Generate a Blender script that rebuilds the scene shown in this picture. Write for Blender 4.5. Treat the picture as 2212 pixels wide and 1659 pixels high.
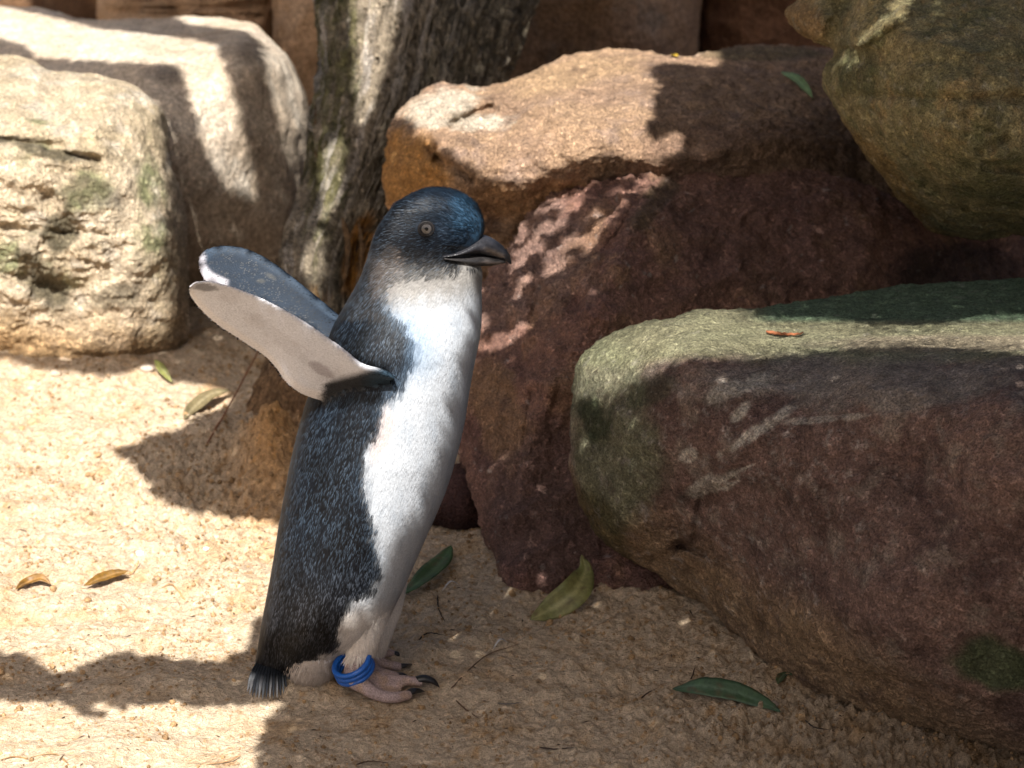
import bpy, math, random, time
t_start = time.time()
import numpy as np
from mathutils import Vector, Matrix
from mathutils.kdtree import KDTree
from mathutils.bvhtree import BVHTree

random.seed(7)
rng = np.random.default_rng(11)
scene = bpy.context.scene
for o in list(bpy.data.objects):
    bpy.data.objects.remove(o)
col = scene.collection

# ---------------------------------------------------------------- camera
PITCH = math.radians(20.0)
CAM_H = 0.817
LENS = 100.0
IW, IH = 2212.0, 1659.0              # units in which picture positions were measured
F = IW * LENS / 36.0
cam_d = bpy.data.cameras.new('camera')
cam = bpy.data.objects.new('camera', cam_d)
col.objects.link(cam)
cam.location = (0, 0, CAM_H)
cam.rotation_euler = (math.radians(90) - PITCH, 0, 0)
cam_d.lens = LENS
cam_d.sensor_width = 36.0
cam_d.clip_start = 0.05
cam_d.clip_end = 200.0
cam_d.dof.use_dof = True
cam_d.dof.focus_distance = 1.80
cam_d.dof.aperture_fstop = 14.0
scene.camera = cam

# ---------------------------------------------------------------- light
SUN_EL, SUN_AZ = math.radians(52), math.radians(10)     # azimuth: to the left of the camera's back
S = Vector((-math.cos(SUN_EL) * math.sin(SUN_AZ), -math.cos(SUN_EL) * math.cos(SUN_AZ), math.sin(SUN_EL)))
world = bpy.data.worlds.new('World')
scene.world = world
world.use_nodes = True
wn = world.node_tree
sky = wn.nodes.new('ShaderNodeTexSky')
sky.sky_type = 'NISHITA'
sky.sun_disc = False
sky.sun_elevation = SUN_EL
sky.sun_rotation = math.radians(190)
sky.air_density = 0.7
sky.dust_density = 6.0
sky.ozone_density = 0.1
bg = wn.nodes['Background']
wn.links.new(sky.outputs[0], bg.inputs[0])
bg.inputs[1].default_value = 0.051
sun_d = bpy.data.lights.new('sun', 'SUN')
sun_d.energy = 4.9
sun_d.angle = math.radians(0.32)
sun_d.color = (1.0, 0.965, 0.91)
sun = bpy.data.objects.new('sun', sun_d)
sun.rotation_euler = S.to_track_quat('Z', 'Y').to_euler()
sun.location = (0, 0, 5)
col.objects.link(sun)
scene.view_settings.view_transform = 'Standard'
scene.view_settings.look = 'None'
scene.view_settings.gamma = 1.0
scene.view_settings.exposure = 1.2
scene.view_settings.use_curve_mapping = False

# ---------------------------------------------------------------- camera geometry helpers (place names in space)
ca, sa = math.cos(PITCH), math.sin(PITCH)
def rays(px, py):
    px = np.asarray(px, float); py = np.asarray(py, float)
    x = (px - IW / 2) / F; u = (IH / 2 - py) / F
    return np.stack([x, ca + u * sa, -sa + u * ca], -1)
def P(px, py, t):                    # at depth t in front of the camera
    r = rays(px, py)
    return r * np.asarray(t, float)[..., None] + np.array([0, 0, CAM_H])
def W(px, py, Y):                    # on the upright plane y = Y
    r = rays(px, py)
    t = np.asarray(Y, float) / r[..., 1]
    return r * t[..., None] + np.array([0, 0, CAM_H])
def G(px, py, z=0.0):                # on the level z
    r = rays(px, py)
    t = (z - CAM_H) / r[..., 2]
    return r * t[..., None] + np.array([0, 0, CAM_H])
def proj(p):
    p = np.asarray(p, float) - np.array([0, 0, CAM_H])
    f = p[..., 1] * ca - p[..., 2] * sa
    u = p[..., 1] * sa + p[..., 2] * ca
    return p[..., 0] / f * F + IW / 2, IH / 2 - u / f * F

# ---------------------------------------------------------------- noise
_perm = np.concatenate([rng.permutation(256)] * 3)
_grad = rng.normal(size=(256, 3)); _grad /= np.linalg.norm(_grad, axis=1)[:, None]
def perlin(p):
    pi = np.floor(p).astype(int); pf = p - pi
    pi &= 255
    w = pf * pf * pf * (pf * (pf * 6 - 15) + 10)
    out = np.zeros(len(p))
    for dx in (0, 1):
        wx = w[:, 0] if dx else 1 - w[:, 0]
        for dy in (0, 1):
            wy = w[:, 1] if dy else 1 - w[:, 1]
            for dz in (0, 1):
                wz = w[:, 2] if dz else 1 - w[:, 2]
                h = _perm[_perm[_perm[(pi[:, 0] + dx) & 255] + ((pi[:, 1] + dy) & 255)] + ((pi[:, 2] + dz) & 255)]
                g = _grad[h]
                d = g[:, 0] * (pf[:, 0] - dx) + g[:, 1] * (pf[:, 1] - dy) + g[:, 2] * (pf[:, 2] - dz)
                out += wx * wy * wz * d
    return out * 1.6
def fbm(p, freq, octs=4, gain=0.5, off=0.0, ridged=False):
    p = np.asarray(p, float) * freq + off
    a = 1.0; s = np.zeros(len(p)); tot = 0
    for i in range(octs):
        n = perlin(p)
        if ridged: n = 1 - 2 * np.abs(n)
        s += a * n; tot += a
        p = p * 2.03 + 17.3; a *= gain
    return s / tot
def sstep(a, b, x):
    t = np.clip((x - a) / (b - a), 0, 1)
    return t * t * (3 - 2 * t)
def mixc(c, d, m):
    m = np.asarray(m)[:, None]
    return c * (1 - m) + np.asarray(d) * m

# ---------------------------------------------------------------- polygon helpers
def inside(poly, x, y):
    x = np.asarray(x, float); y = np.asarray(y, float)
    r = np.zeros(x.shape, bool)
    n = len(poly)
    for i in range(n):
        x1, y1 = poly[i]; x2, y2 = poly[(i + 1) % n]
        if y1 == y2: continue
        c = ((y1 > y) != (y2 > y)) & (x < (x2 - x1) * (y - y1) / (y2 - y1) + x1)
        r ^= c
    return r
def sdist(poly, x, y):               # positive inside
    x = np.asarray(x, float); y = np.asarray(y, float)
    d = np.full(x.shape, 1e9)
    n = len(poly)
    for i in range(n):
        x1, y1 = poly[i]; x2, y2 = poly[(i + 1) % n]
        dx, dy = x2 - x1, y2 - y1
        t = np.clip(((x - x1) * dx + (y - y1) * dy) / (dx * dx + dy * dy + 1e-9), 0, 1)
        d = np.minimum(d, np.hypot(x - x1 - t * dx, y - y1 - t * dy))
    return np.where(inside(poly, x, y), d, -d)
def smooth_closed(pts, n, rough=0.0):
    pts = np.array(pts, float)
    q = np.vstack([pts, pts[:1]])
    s = np.concatenate([[0], np.cumsum(np.hypot(*np.diff(q, axis=0).T))])
    t = np.linspace(0, s[-1], n, endpoint=False)
    r = np.stack([np.interp(t, s, q[:, 0]), np.interp(t, s, q[:, 1])], 1)
    k = max(1, int(n * 9 / s[-1]))
    for _ in range(2):
        a = np.zeros_like(r)
        for j in range(-k, k + 1): a += np.roll(r, j, 0)
        r = a / (2 * k + 1)
    return r
def rbf(ctrl, x, y):
    c = np.array(ctrl, float); sc = 1000.0
    def phi(r): return np.where(r > 0, r * r * np.log(r + 1e-9), 0)
    n = len(c)
    A = np.zeros((n + 3, n + 3))
    X = c[:, :2] / sc
    A[:n, :n] = phi(np.hypot(X[:, None, 0] - X[None, :, 0], X[:, None, 1] - X[None, :, 1])) + np.eye(n) * 1e-3
    A[:n, n] = 1; A[:n, n + 1:] = X; A[n, :n] = 1; A[n + 1:, :n] = X.T
    w = np.linalg.solve(A, np.concatenate([c[:, 2], [0, 0, 0]]))
    x = np.asarray(x) / sc; y = np.asarray(y) / sc
    o = w[n] + w[n + 1] * x + w[n + 2] * y
    for i in range(n): o = o + w[i] * phi(np.hypot(x - X[i, 0], y - X[i, 1]))
    return o

# ---------------------------------------------------------------- mesh helpers
def mesh_np(name, v, f, mat=None, smooth=True, colr=None):
    me = bpy.data.meshes.new(name)
    v = np.asarray(v, np.float32)
    if isinstance(f, np.ndarray):
        k = f.shape[1]; n = len(f)
        me.vertices.add(len(v)); me.vertices.foreach_set('co', v.ravel())
        me.loops.add(n * k); me.loops.foreach_set('vertex_index', f.astype(np.int32).ravel())
        me.polygons.add(n); me.polygons.foreach_set('loop_start', np.arange(0, n * k, k, dtype=np.int32))
        me.polygons.foreach_set('loop_total', np.full(n, k, np.int32))
        me.update(calc_edges=True); me.validate()
    else:
        me.from_pydata([tuple(map(float, a)) for a in v], [], f); me.update()
    if smooth: me.polygons.foreach_set('use_smooth', np.ones(len(me.polygons), bool))
    if colr is not None: set_col(me, colr)
    if mat: me.materials.append(mat)
    return me
def set_col(me, c, name='tint'):
    a = me.attributes.new(name, 'FLOAT_COLOR', 'POINT')
    c4 = np.ones((len(me.vertices), 4), np.float32); c4[:, :3] = np.clip(c, 0, 1)
    a.data.foreach_set('color', c4.ravel())
def link(name, me, parent=None, loc=(0, 0, 0)):
    o = bpy.data.objects.new(name, me); col.objects.link(o)
    o.location = loc
    if parent: o.parent = parent
    return o
def tag(o, label=None, cat=None, group=None, kind=None):
    if label: o['label'] = label
    if cat: o['category'] = cat
    if group: o['group'] = group
    if kind: o['kind'] = kind
    return o
def thing(name, v, f, mat, label, cat, group=None, colr=None, smooth=True, kind=None):
    v = np.asarray(v, float)
    org = np.array([(v[:, 0].min() + v[:, 0].max()) / 2, (v[:, 1].min() + v[:, 1].max()) / 2, v[:, 2].min()])
    o = link(name, mesh_np(name, v - org, f, mat, smooth, colr), None, tuple(org))
    return tag(o, label, cat, group, kind)
def empty(name, loc, label, cat, group=None):
    o = bpy.data.objects.new(name, None); col.objects.link(o); o.location = loc
    o.empty_display_size = 0.02
    return tag(o, label, cat, group)
def part(name, v, f, mat, parent, colr=None, smooth=True, org=None, label=None, kind=None):
    """part in world coordinates; org = world location of the parent"""
    w = np.array(parent.location) if parent.parent is None else np.array(parent.location) + np.array(parent.parent.location)
    o = link(name, mesh_np(name, np.asarray(v, float) - w, f, mat, smooth, colr), parent)
    return tag(o, label, None, None, kind)
def grid_faces(nu, nv, wrap_u=False, off=0):
    i = np.arange(nv - 1)[:, None]; j = np.arange(nu if wrap_u else nu - 1)[None, :]
    a = i * nu + j; b = i * nu + (j + 1) % nu
    return (np.stack([a, b, b + nu, a + nu], -1).reshape(-1, 4)) + off
def loft(rings):
    """rings: (m,n,3) -> closed verts, faces list"""
    m, n, _ = rings.shape
    v = list(rings.reshape(-1, 3)); f = [tuple(q) for q in grid_faces(n, m, True)]
    v.append(rings[0].mean(0)); c0 = len(v) - 1
    v.append(rings[-1].mean(0)); c1 = len(v) - 1
    for j in range(n):
        f.append((c0, (j + 1) % n, j)); k = (m - 1) * n
        f.append((c1, k + j, k + (j + 1) % n))
    return np.array(v), f
def frame_tube(path, rad, n=10, flat=1.0, up=(0, 0, 1)):
    path = np.array(path, float); m = len(path)
    rad = np.broadcast_to(np.asarray(rad, float), (m,))
    t = np.gradient(path, axis=0); t /= np.linalg.norm(t, axis=1)[:, None] + 1e-12
    up = np.array(up, float); rings = []
    for i in range(m):
        s = np.cross(t[i], up); s /= np.linalg.norm(s) + 1e-9
        w = np.cross(s, t[i])
        a = np.linspace(0, 2 * np.pi, n, endpoint=False)
        rings.append(path[i] + rad[i] * (np.cos(a)[:, None] * s + flat * np.sin(a)[:, None] * w))
    return loft(np.array(rings))
def catmull(pts, n):
    pts = np.array(pts, float)
    s = np.concatenate([[0], np.cumsum(np.linalg.norm(np.diff(pts, axis=0), axis=1))]); s /= s[-1]
    t = np.linspace(0, 1, n); k = len(pts)
    if k < 3: return np.stack([np.interp(t, s, pts[:, i]) for i in range(pts.shape[1])], 1)
    m = np.zeros_like(pts)
    for i in range(k):
        a = max(i - 1, 0); b = min(i + 1, k - 1); m[i] = (pts[b] - pts[a]) / (s[b] - s[a])
    idx = np.clip(np.searchsorted(s, t, side='right') - 1, 0, k - 2)
    h = (s[idx + 1] - s[idx]); u = ((t - s[idx]) / h)[:, None]; h = h[:, None]
    return ((2*u**3-3*u**2+1)*pts[idx] + (u**3-2*u**2+u)*h*m[idx] + (-2*u**3+3*u**2)*pts[idx+1] + (u**3-u**2)*h*m[idx+1])

# ---------------------------------------------------------------- materials
def new_mat(name):
    m = bpy.data.materials.new(name); m.use_nodes = True
    nt = m.node_tree; b = nt.nodes['Principled BSDF']
    return m, nt, b
def N(nt, t, **kw):
    n = nt.nodes.new(t)
    for k, v in kw.items(): setattr(n, k, v)
    return n
def noise_node(nt, scale, detail=6, rough=0.6, vec=None):
    n = N(nt, 'ShaderNodeTexNoise'); n.inputs['Scale'].default_value = scale
    n.inputs['Detail'].default_value = detail; n.inputs['Roughness'].default_value = rough
    if vec: nt.links.new(vec, n.inputs['Vector'])
    return n
def ramp(nt, src, a, b, lo=0.0, hi=1.0):
    n = N(nt, 'ShaderNodeMapRange'); nt.links.new(src, n.inputs[0])
    n.inputs[1].default_value = a; n.inputs[2].default_value = b
    n.inputs[3].default_value = lo; n.inputs[4].default_value = hi
    return n.outputs[0]
def mul_color(nt, colr, fac):
    v = N(nt, 'ShaderNodeVectorMath', operation='SCALE')
    nt.links.new(colr, v.inputs[0]); nt.links.new(fac, v.inputs['Scale'])
    return v.outputs[0]
def mathn(nt, op, a, b):
    n = N(nt, 'ShaderNodeMath', operation=op)
    for i, q in enumerate((a, b)):
        if isinstance(q, (int, float)): n.inputs[i].default_value = q
        else: nt.links.new(q, n.inputs[i])
    return n.outputs[0]
def grain_mat(name, rough=0.92, coarse=70, fine=700, c_amp=0.35, f_amp=0.45, bump1=0.003, bump2=0.0007, spec=0.25, stretch=(1, 1, 1), pits=0.0, pit_shade=0.55):
    m, nt, b = new_mat(name)
    at = N(nt, 'ShaderNodeAttribute', attribute_name='tint')
    tc = N(nt, 'ShaderNodeNewGeometry')
    mp = N(nt, 'ShaderNodeMapping'); mp.inputs['Scale'].default_value = stretch
    nt.links.new(tc.outputs['Position'], mp.inputs[0])
    n1 = noise_node(nt, coarse, 8, 0.65, mp.outputs[0]); n2 = noise_node(nt, fine, 3, 0.6, mp.outputs[0])
    f1 = ramp(nt, n1.outputs[0], 0.3, 0.7, 1 - c_amp, 1 + c_amp)
    f2 = ramp(nt, n2.outputs[0], 0.3, 0.7, 1 - f_amp, 1 + f_amp)
    c = mul_color(nt, at.outputs['Color'], mathn(nt, 'MULTIPLY', f1, f2))
    nt.links.new(c, b.inputs['Base Color'])
    b.inputs['Roughness'].default_value = rough
    b.inputs['Specular IOR Level'].default_value = spec
    b1 = N(nt, 'ShaderNodeBump'); b1.inputs['Strength'].default_value = 1.0; b1.inputs['Distance'].default_value = bump1
    b2 = N(nt, 'ShaderNodeBump'); b2.inputs['Strength'].default_value = 1.0; b2.inputs['Distance'].default_value = bump2
    nt.links.new(n1.outputs[0], b1.inputs['Height']); nt.links.new(n2.outputs[0], b2.inputs['Height'])
    nt.links.new(b1.outputs[0], b2.inputs['Normal'])
    last = b2
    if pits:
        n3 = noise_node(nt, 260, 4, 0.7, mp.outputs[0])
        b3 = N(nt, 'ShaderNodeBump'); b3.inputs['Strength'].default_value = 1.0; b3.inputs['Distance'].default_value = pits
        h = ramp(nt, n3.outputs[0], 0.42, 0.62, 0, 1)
        c = mul_color(nt, c, ramp(nt, n3.outputs[0], 0.36, 0.60, pit_shade, 1.12)); nt.links.new(c, b.inputs['Base Color'])  # base colour darkened inside the pits to imitate occlusion
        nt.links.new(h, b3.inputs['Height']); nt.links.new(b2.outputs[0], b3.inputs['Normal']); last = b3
    nt.links.new(last.outputs[0], b.inputs['Normal'])
    return m
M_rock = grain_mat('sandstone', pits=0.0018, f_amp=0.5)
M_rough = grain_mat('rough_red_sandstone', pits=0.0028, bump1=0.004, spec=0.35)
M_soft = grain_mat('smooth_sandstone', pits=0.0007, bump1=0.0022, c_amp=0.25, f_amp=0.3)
M_sand = grain_mat('sand', rough=0.95, coarse=120, fine=1500, c_amp=0.16, f_amp=0.28, bump1=0.0025, bump2=0.0006, spec=0.15, pits=0.0010, pit_shade=0.72)
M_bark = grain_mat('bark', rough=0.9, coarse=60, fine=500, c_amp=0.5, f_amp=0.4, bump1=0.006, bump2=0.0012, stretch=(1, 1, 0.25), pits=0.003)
def tint_mat(name, rough=0.6, spec=0.4, sheen=0.0, trans=False, scale=900, bump=0.0003, amp=0.15):
    m, nt, b = new_mat(name)
    at = N(nt, 'ShaderNodeAttribute', attribute_name='tint')
    g = N(nt, 'ShaderNodeNewGeometry')
    n = noise_node(nt, scale, 3, 0.6, g.outputs['Position'])
    c = mul_color(nt, at.outputs['Color'], ramp(nt, n.outputs[0], 0.3, 0.7, 1 - amp, 1 + amp))
    nt.links.new(c, b.inputs['Base Color'])
    b.inputs['Roughness'].default_value = rough; b.inputs['Specular IOR Level'].default_value = spec
    b.inputs['Sheen Weight'].default_value = sheen
    bm = N(nt, 'ShaderNodeBump'); bm.inputs['Distance'].default_value = bump; bm.inputs['Strength'].default_value = 0.8
    nt.links.new(n.outputs[0], bm.inputs['Height']); nt.links.new(bm.outputs[0], b.inputs['Normal'])
    return m
M_plume = tint_mat('plumage', 0.65, 0.2)
M_feather = tint_mat('feathers', 0.5, 0.22, bump=0.0)
M_skin = tint_mat('foot_skin', 0.6, 0.35, scale=1100, bump=0.0012, amp=0.45)
M_leaf = tint_mat('leaf', 0.5, 0.4, scale=300, bump=0.0004, amp=0.25)
M_dry = tint_mat('dry_litter', 0.8, 0.2, scale=500, bump=0.0004, amp=0.3)
def plain(name, c, rough=0.5, spec=0.5, coat=0.0):
    m, nt, b = new_mat(name)
    g = N(nt, 'ShaderNodeNewGeometry'); n = noise_node(nt, 600, 3, 0.6, g.outputs['Position'])
    rgb = N(nt, 'ShaderNodeRGB'); rgb.outputs[0].default_value = (*c, 1)
    nt.links.new(mul_color(nt, rgb.outputs[0], ramp(nt, n.outputs[0], 0.3, 0.7, 0.8, 1.2)), b.inputs['Base Color'])
    b.inputs['Roughness'].default_value = rough; b.inputs['Specular IOR Level'].default_value = spec
    b.inputs['Coat Weight'].default_value = coat
    return m
M_band = plain('blue_plastic', (0.01, 0.10, 0.42), 0.38, 0.5)
M_claw = plain('claw_horn', (0.014, 0.014, 0.016), 0.35, 0.5)
M_iris = plain('iris', (0.085, 0.078, 0.076), 0.12, 0.4, 0.3)
M_black = plain('pupil', (0.001, 0.001, 0.001), 0.12, 0.3, 0.0)
M_lid = plain('eyelid', (0.009, 0.008, 0.009), 0.5, 0.3)

# ================================================================ SAND
def mound(x, y, cx, cy, rx, ry, h):
    return h * np.exp(-(((x - cx) / rx) ** 2 + ((y - cy) / ry) ** 2))
g_ = lambda px, py: G(px, py)
_jit = rng.random((64, 64, 3))
def clods(x, y, cell, keep=1.0, sh=0):
    """rounded lumps scattered one per cell, height in units of the cell"""
    u = x / cell; v = y / cell; iu = np.floor(u).astype(int); iv = np.floor(v).astype(int)
    out = np.zeros_like(u)
    for dx in (-1, 0, 1):
        for dy in (-1, 0, 1):
            j = _jit[(iu + dx + sh) % 64, (iv + dy + 3 * sh) % 64]
            cx = iu + dx + j[:, 0]; cy = iv + dy + j[:, 1]
            r = (0.35 + 0.5 * j[:, 2]) * (j[:, 2] < keep)
            d2 = (u - cx) ** 2 + (v - cy) ** 2
            out = np.maximum(out, np.sqrt(np.clip(r * r - d2, 0, None)))
    return out
def worley(x, y, cell, sh=0):
    u = x / cell; v = y / cell; iu = np.floor(u).astype(int); iv = np.floor(v).astype(int)
    out = np.full(len(u), 9.0)
    for dx in (-1, 0, 1):
        for dy in (-1, 0, 1):
            j = _jit[(iu + dx + sh) % 64, (iv + dy + 3 * sh) % 64]
            out = np.minimum(out, (u - iu - dx - j[:, 0]) ** 2 + (v - iv - dy - j[:, 1]) ** 2)
    return np.minimum(out, 0.6)
def ground_z(x, y, fine=True):
    x = np.asarray(x, float); y = np.asarray(y, float)
    sh = x.shape; x = x.ravel(); y = y.ravel()
    p = np.stack([x, y, np.zeros_like(x)], 1)
    near = np.exp(-((x / 1.2) ** 2 + ((y - 1.9) / 1.4) ** 2))
    z = 0.010 * fbm(p, 3.0, 3) + 0.010 * near * fbm(p * [1, 1.5, 1], 13, 3)
    # footprints and scuffs at the lower left
    q = g_(300, 1560); z += 0.006 * fbm(p * [1, 2.0, 1], 9, 2, off=5.5) * np.exp(-(((x - q[0]) / .2) ** 2 + ((y - q[1]) / .12) ** 2))
    # raised bank round the tree base and behind the penguin
    q = g_(585, 1075); z += mound(x, y, q[0], q[1] + 0.03, 0.028, 0.05, 0.052)
    q = g_(470, 1010); z += mound(x, y, q[0], q[1] + 0.03, 0.06, 0.06, 0.012)
    q = g_(330, 1040); z += mound(x, y, q[0], q[1], 0.03, 0.03, 0.010)
    q = g_(1060, 1210); z += mound(x, y, q[0], q[1] + 0.01, 0.030, 0.05, 0.006)
    q = g_(100, 800); z += mound(x, y, q[0], q[1] + 0.03, 0.12, 0.07, 0.012)
    q = g_(800, 1490); z -= mound(x, y, q[0] + 0.03, q[1], 0.05, 0.04, ground0) if ground0 else 0
    if fine:
        rough_r = sstep(-0.05, 0.25, x) * 0.6 + 0.62
        q = g_(500, 1040); rough_r += mound(x, y, q[0], q[1], 0.10, 0.09, 1.5)
        q = g_(1900, 1620); rough_r += mound(x, y, q[0], q[1], 0.16, 0.10, 0.9)
        sm = g_(200, 1560); rough_r *= 1 - 0.55 * np.exp(-(((x - sm[0]) / .2) ** 2 + ((y - sm[1]) / .09) ** 2))
        c = fbm(p, 55, 3, off=2.2); z += 0.0052 * rough_r * c
        cl = fbm(p, 150, 3, 0.55, off=9.1); z += 0.0046 * rough_r * np.maximum(cl, -0.35)
        patch = np.maximum(sstep(0.05, 0.45, fbm(p, 12, 2, off=31.0)), 0.8 * sstep(1.0, 1.8, rough_r))
        wx = x + 0.0012 * perlin(p * 300 + 5); wy = y + 0.0012 * perlin(p * 300 + 55)
        z += 0.0036 * (0.12 + 0.9 * patch) * rough_r * 0.7 * clods(wx, wy * 0.9, 0.0036, 0.9)
        z += 0.0075 * patch * np.minimum(rough_r, 1.2) * 0.42 * clods(wx, wy, 0.0085, 0.45, 7)
        z += 0.0050 * rough_r * (0.12 + 0.5 * patch) * clods(wx, wy, 0.0056, 0.30, 19)
    return z.reshape(sh)
ground0 = 0.0
_f = g_(790, 1490)
ground0 = float(ground_z(np.array([_f[0] + 0.03]), np.array([_f[1]]), False)[0])

def axis(lo, hi, step, far):
    a = list(np.arange(lo, hi, step)); s = step; x = hi
    while x < far: a.append(x); s *= 1.18; x += s
    s = step; x = lo - step; b = []
    while x > -far: b.append(x); s *= 1.18; x -= s
    return np.array(b[::-1] + a)
gx = axis(-0.45, 0.37, 0.00125, 30); gy = axis(1.46, 2.48, 0.00145, 30)
X, Y = np.meshgrid(gx, gy)
Z = ground_z(X, Y)
gp = np.stack([X, Y, Z], -1).reshape(-1, 3)
flat = gp.copy(); flat[:, 2] = 0
base = np.tile(np.array([0.61, 0.475, 0.335]), (len(gp), 1))
orange = sstep(0.0, 0.5, fbm(flat, 30, 4, off=1.0))
base = mixc(base, [0.52, 0.33, 0.165], orange * 0.6)
clod = sstep(0.15, 0.5, fbm(flat, 160, 2, 0.55, off=9.1))
base = mixc(base, [0.44, 0.24, 0.09], clod * 0.6)
darkened = sstep(0.05, 0.42, flat[:, 0]) * sstep(1.95, 1.65, flat[:, 1])
base = mixc(base, [0.12, 0.076, 0.042], darkened * 0.92)  # sand colour darkened towards the lower right to imitate shade there
q = g_(600, 1040); dm = np.exp(-(((flat[:, 0] - q[0]) / .03) ** 2 + ((flat[:, 1] - q[1]) / .1) ** 2))
base = mixc(base, [0.55, 0.27, 0.07], dm * 0.75)
litter = sstep(0.36, 0.5, fbm(flat, 120, 3, 0.6, off=44.0)) * sstep(-.15, .2, fbm(flat, 14, 2, off=48.0))
base = mixc(base, [0.24, 0.125, 0.05], litter * 0.75)
base = base * (1 + 0.22 * fbm(flat, 420, 2, 0.6, off=4.0))[:, None]
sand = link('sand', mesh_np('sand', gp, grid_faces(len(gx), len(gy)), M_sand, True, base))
tag(sand, 'pale orange sand with clumps and scuffs', None, None, 'structure')

def on_ground(px, py, dz=0.0):
    p = G(px, py, 0.0)
    for _ in range(4):
        z = ground_z(np.array([p[0]]), np.array([p[1]]))[0]
        p = G(px, py, z)
    p[2] += dz
    return p

# crumbs of sand
def ico():
    t = (1 + 5 ** .5) / 2
    v = np.array([(-1,t,0),(1,t,0),(-1,-t,0),(1,-t,0),(0,-1,t),(0,1,t),(0,-1,-t),(0,1,-t),(t,0,-1),(t,0,1),(-t,0,-1),(-t,0,1)], float)
    v /= np.linalg.norm(v[0])
    f = np.array([(0,11,5),(0,5,1),(0,1,7),(0,7,10),(0,10,11),(1,5,9),(5,11,4),(11,10,2),(10,7,6),(7,1,8),(3,9,4),(3,4,2),(3,2,6),(3,6,8),(3,8,9),(4,9,5),(2,4,11),(6,2,10),(8,6,7),(9,8,1)])
    return v, f
def crumbs(n):
    iv, jf = ico()
    xs = rng.uniform(-0.42, 0.42, n * 3); ys = rng.uniform(1.45, 2.45, n * 3)
    p = np.stack([xs, ys, np.zeros_like(xs)], 1)
    w = sstep(-0.05, 0.4, fbm(p, 12, 2, off=31.0)) + 0.15
    q = g_(480, 1030); w += mound(xs, ys, q[0], q[1], 0.10, 0.09, 1.0); w += 0.5 * sstep(0, .3, xs)
    k = rng.random(n * 3) < w * 0.55
    p = p[k][:n]; n = len(p)
    r = 0.0007 * np.exp(rng.normal(0, 0.5, n)); r = np.clip(r, 0.0004, 0.0028)
    z = ground_z(p[:, 0], p[:, 1]) + r * 0.3
    v = iv[None] * (r[:, None, None] * rng.uniform(0.7, 1.3, (n, 12, 1)))
    v = v + np.stack([p[:, 0], p[:, 1], z], 1)[:, None, :]
    f = (jf[None] + (np.arange(n) * 12)[:, None, None]).reshape(-1, 3)
    c = np.array([0.52, 0.33, 0.17]) * rng.uniform(0.6, 1.15, (n, 1)); c = np.repeat(c, 12, 0)
    o = link('sand_crumbs', mesh_np('sand_crumbs', v.reshape(-1, 3), f, M_sand, True, c))
    tag(o, 'loose crumbs of moist sand strewn over the ground', 'sand crumbs', None, 'stuff')
crumbs(16000)

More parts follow.
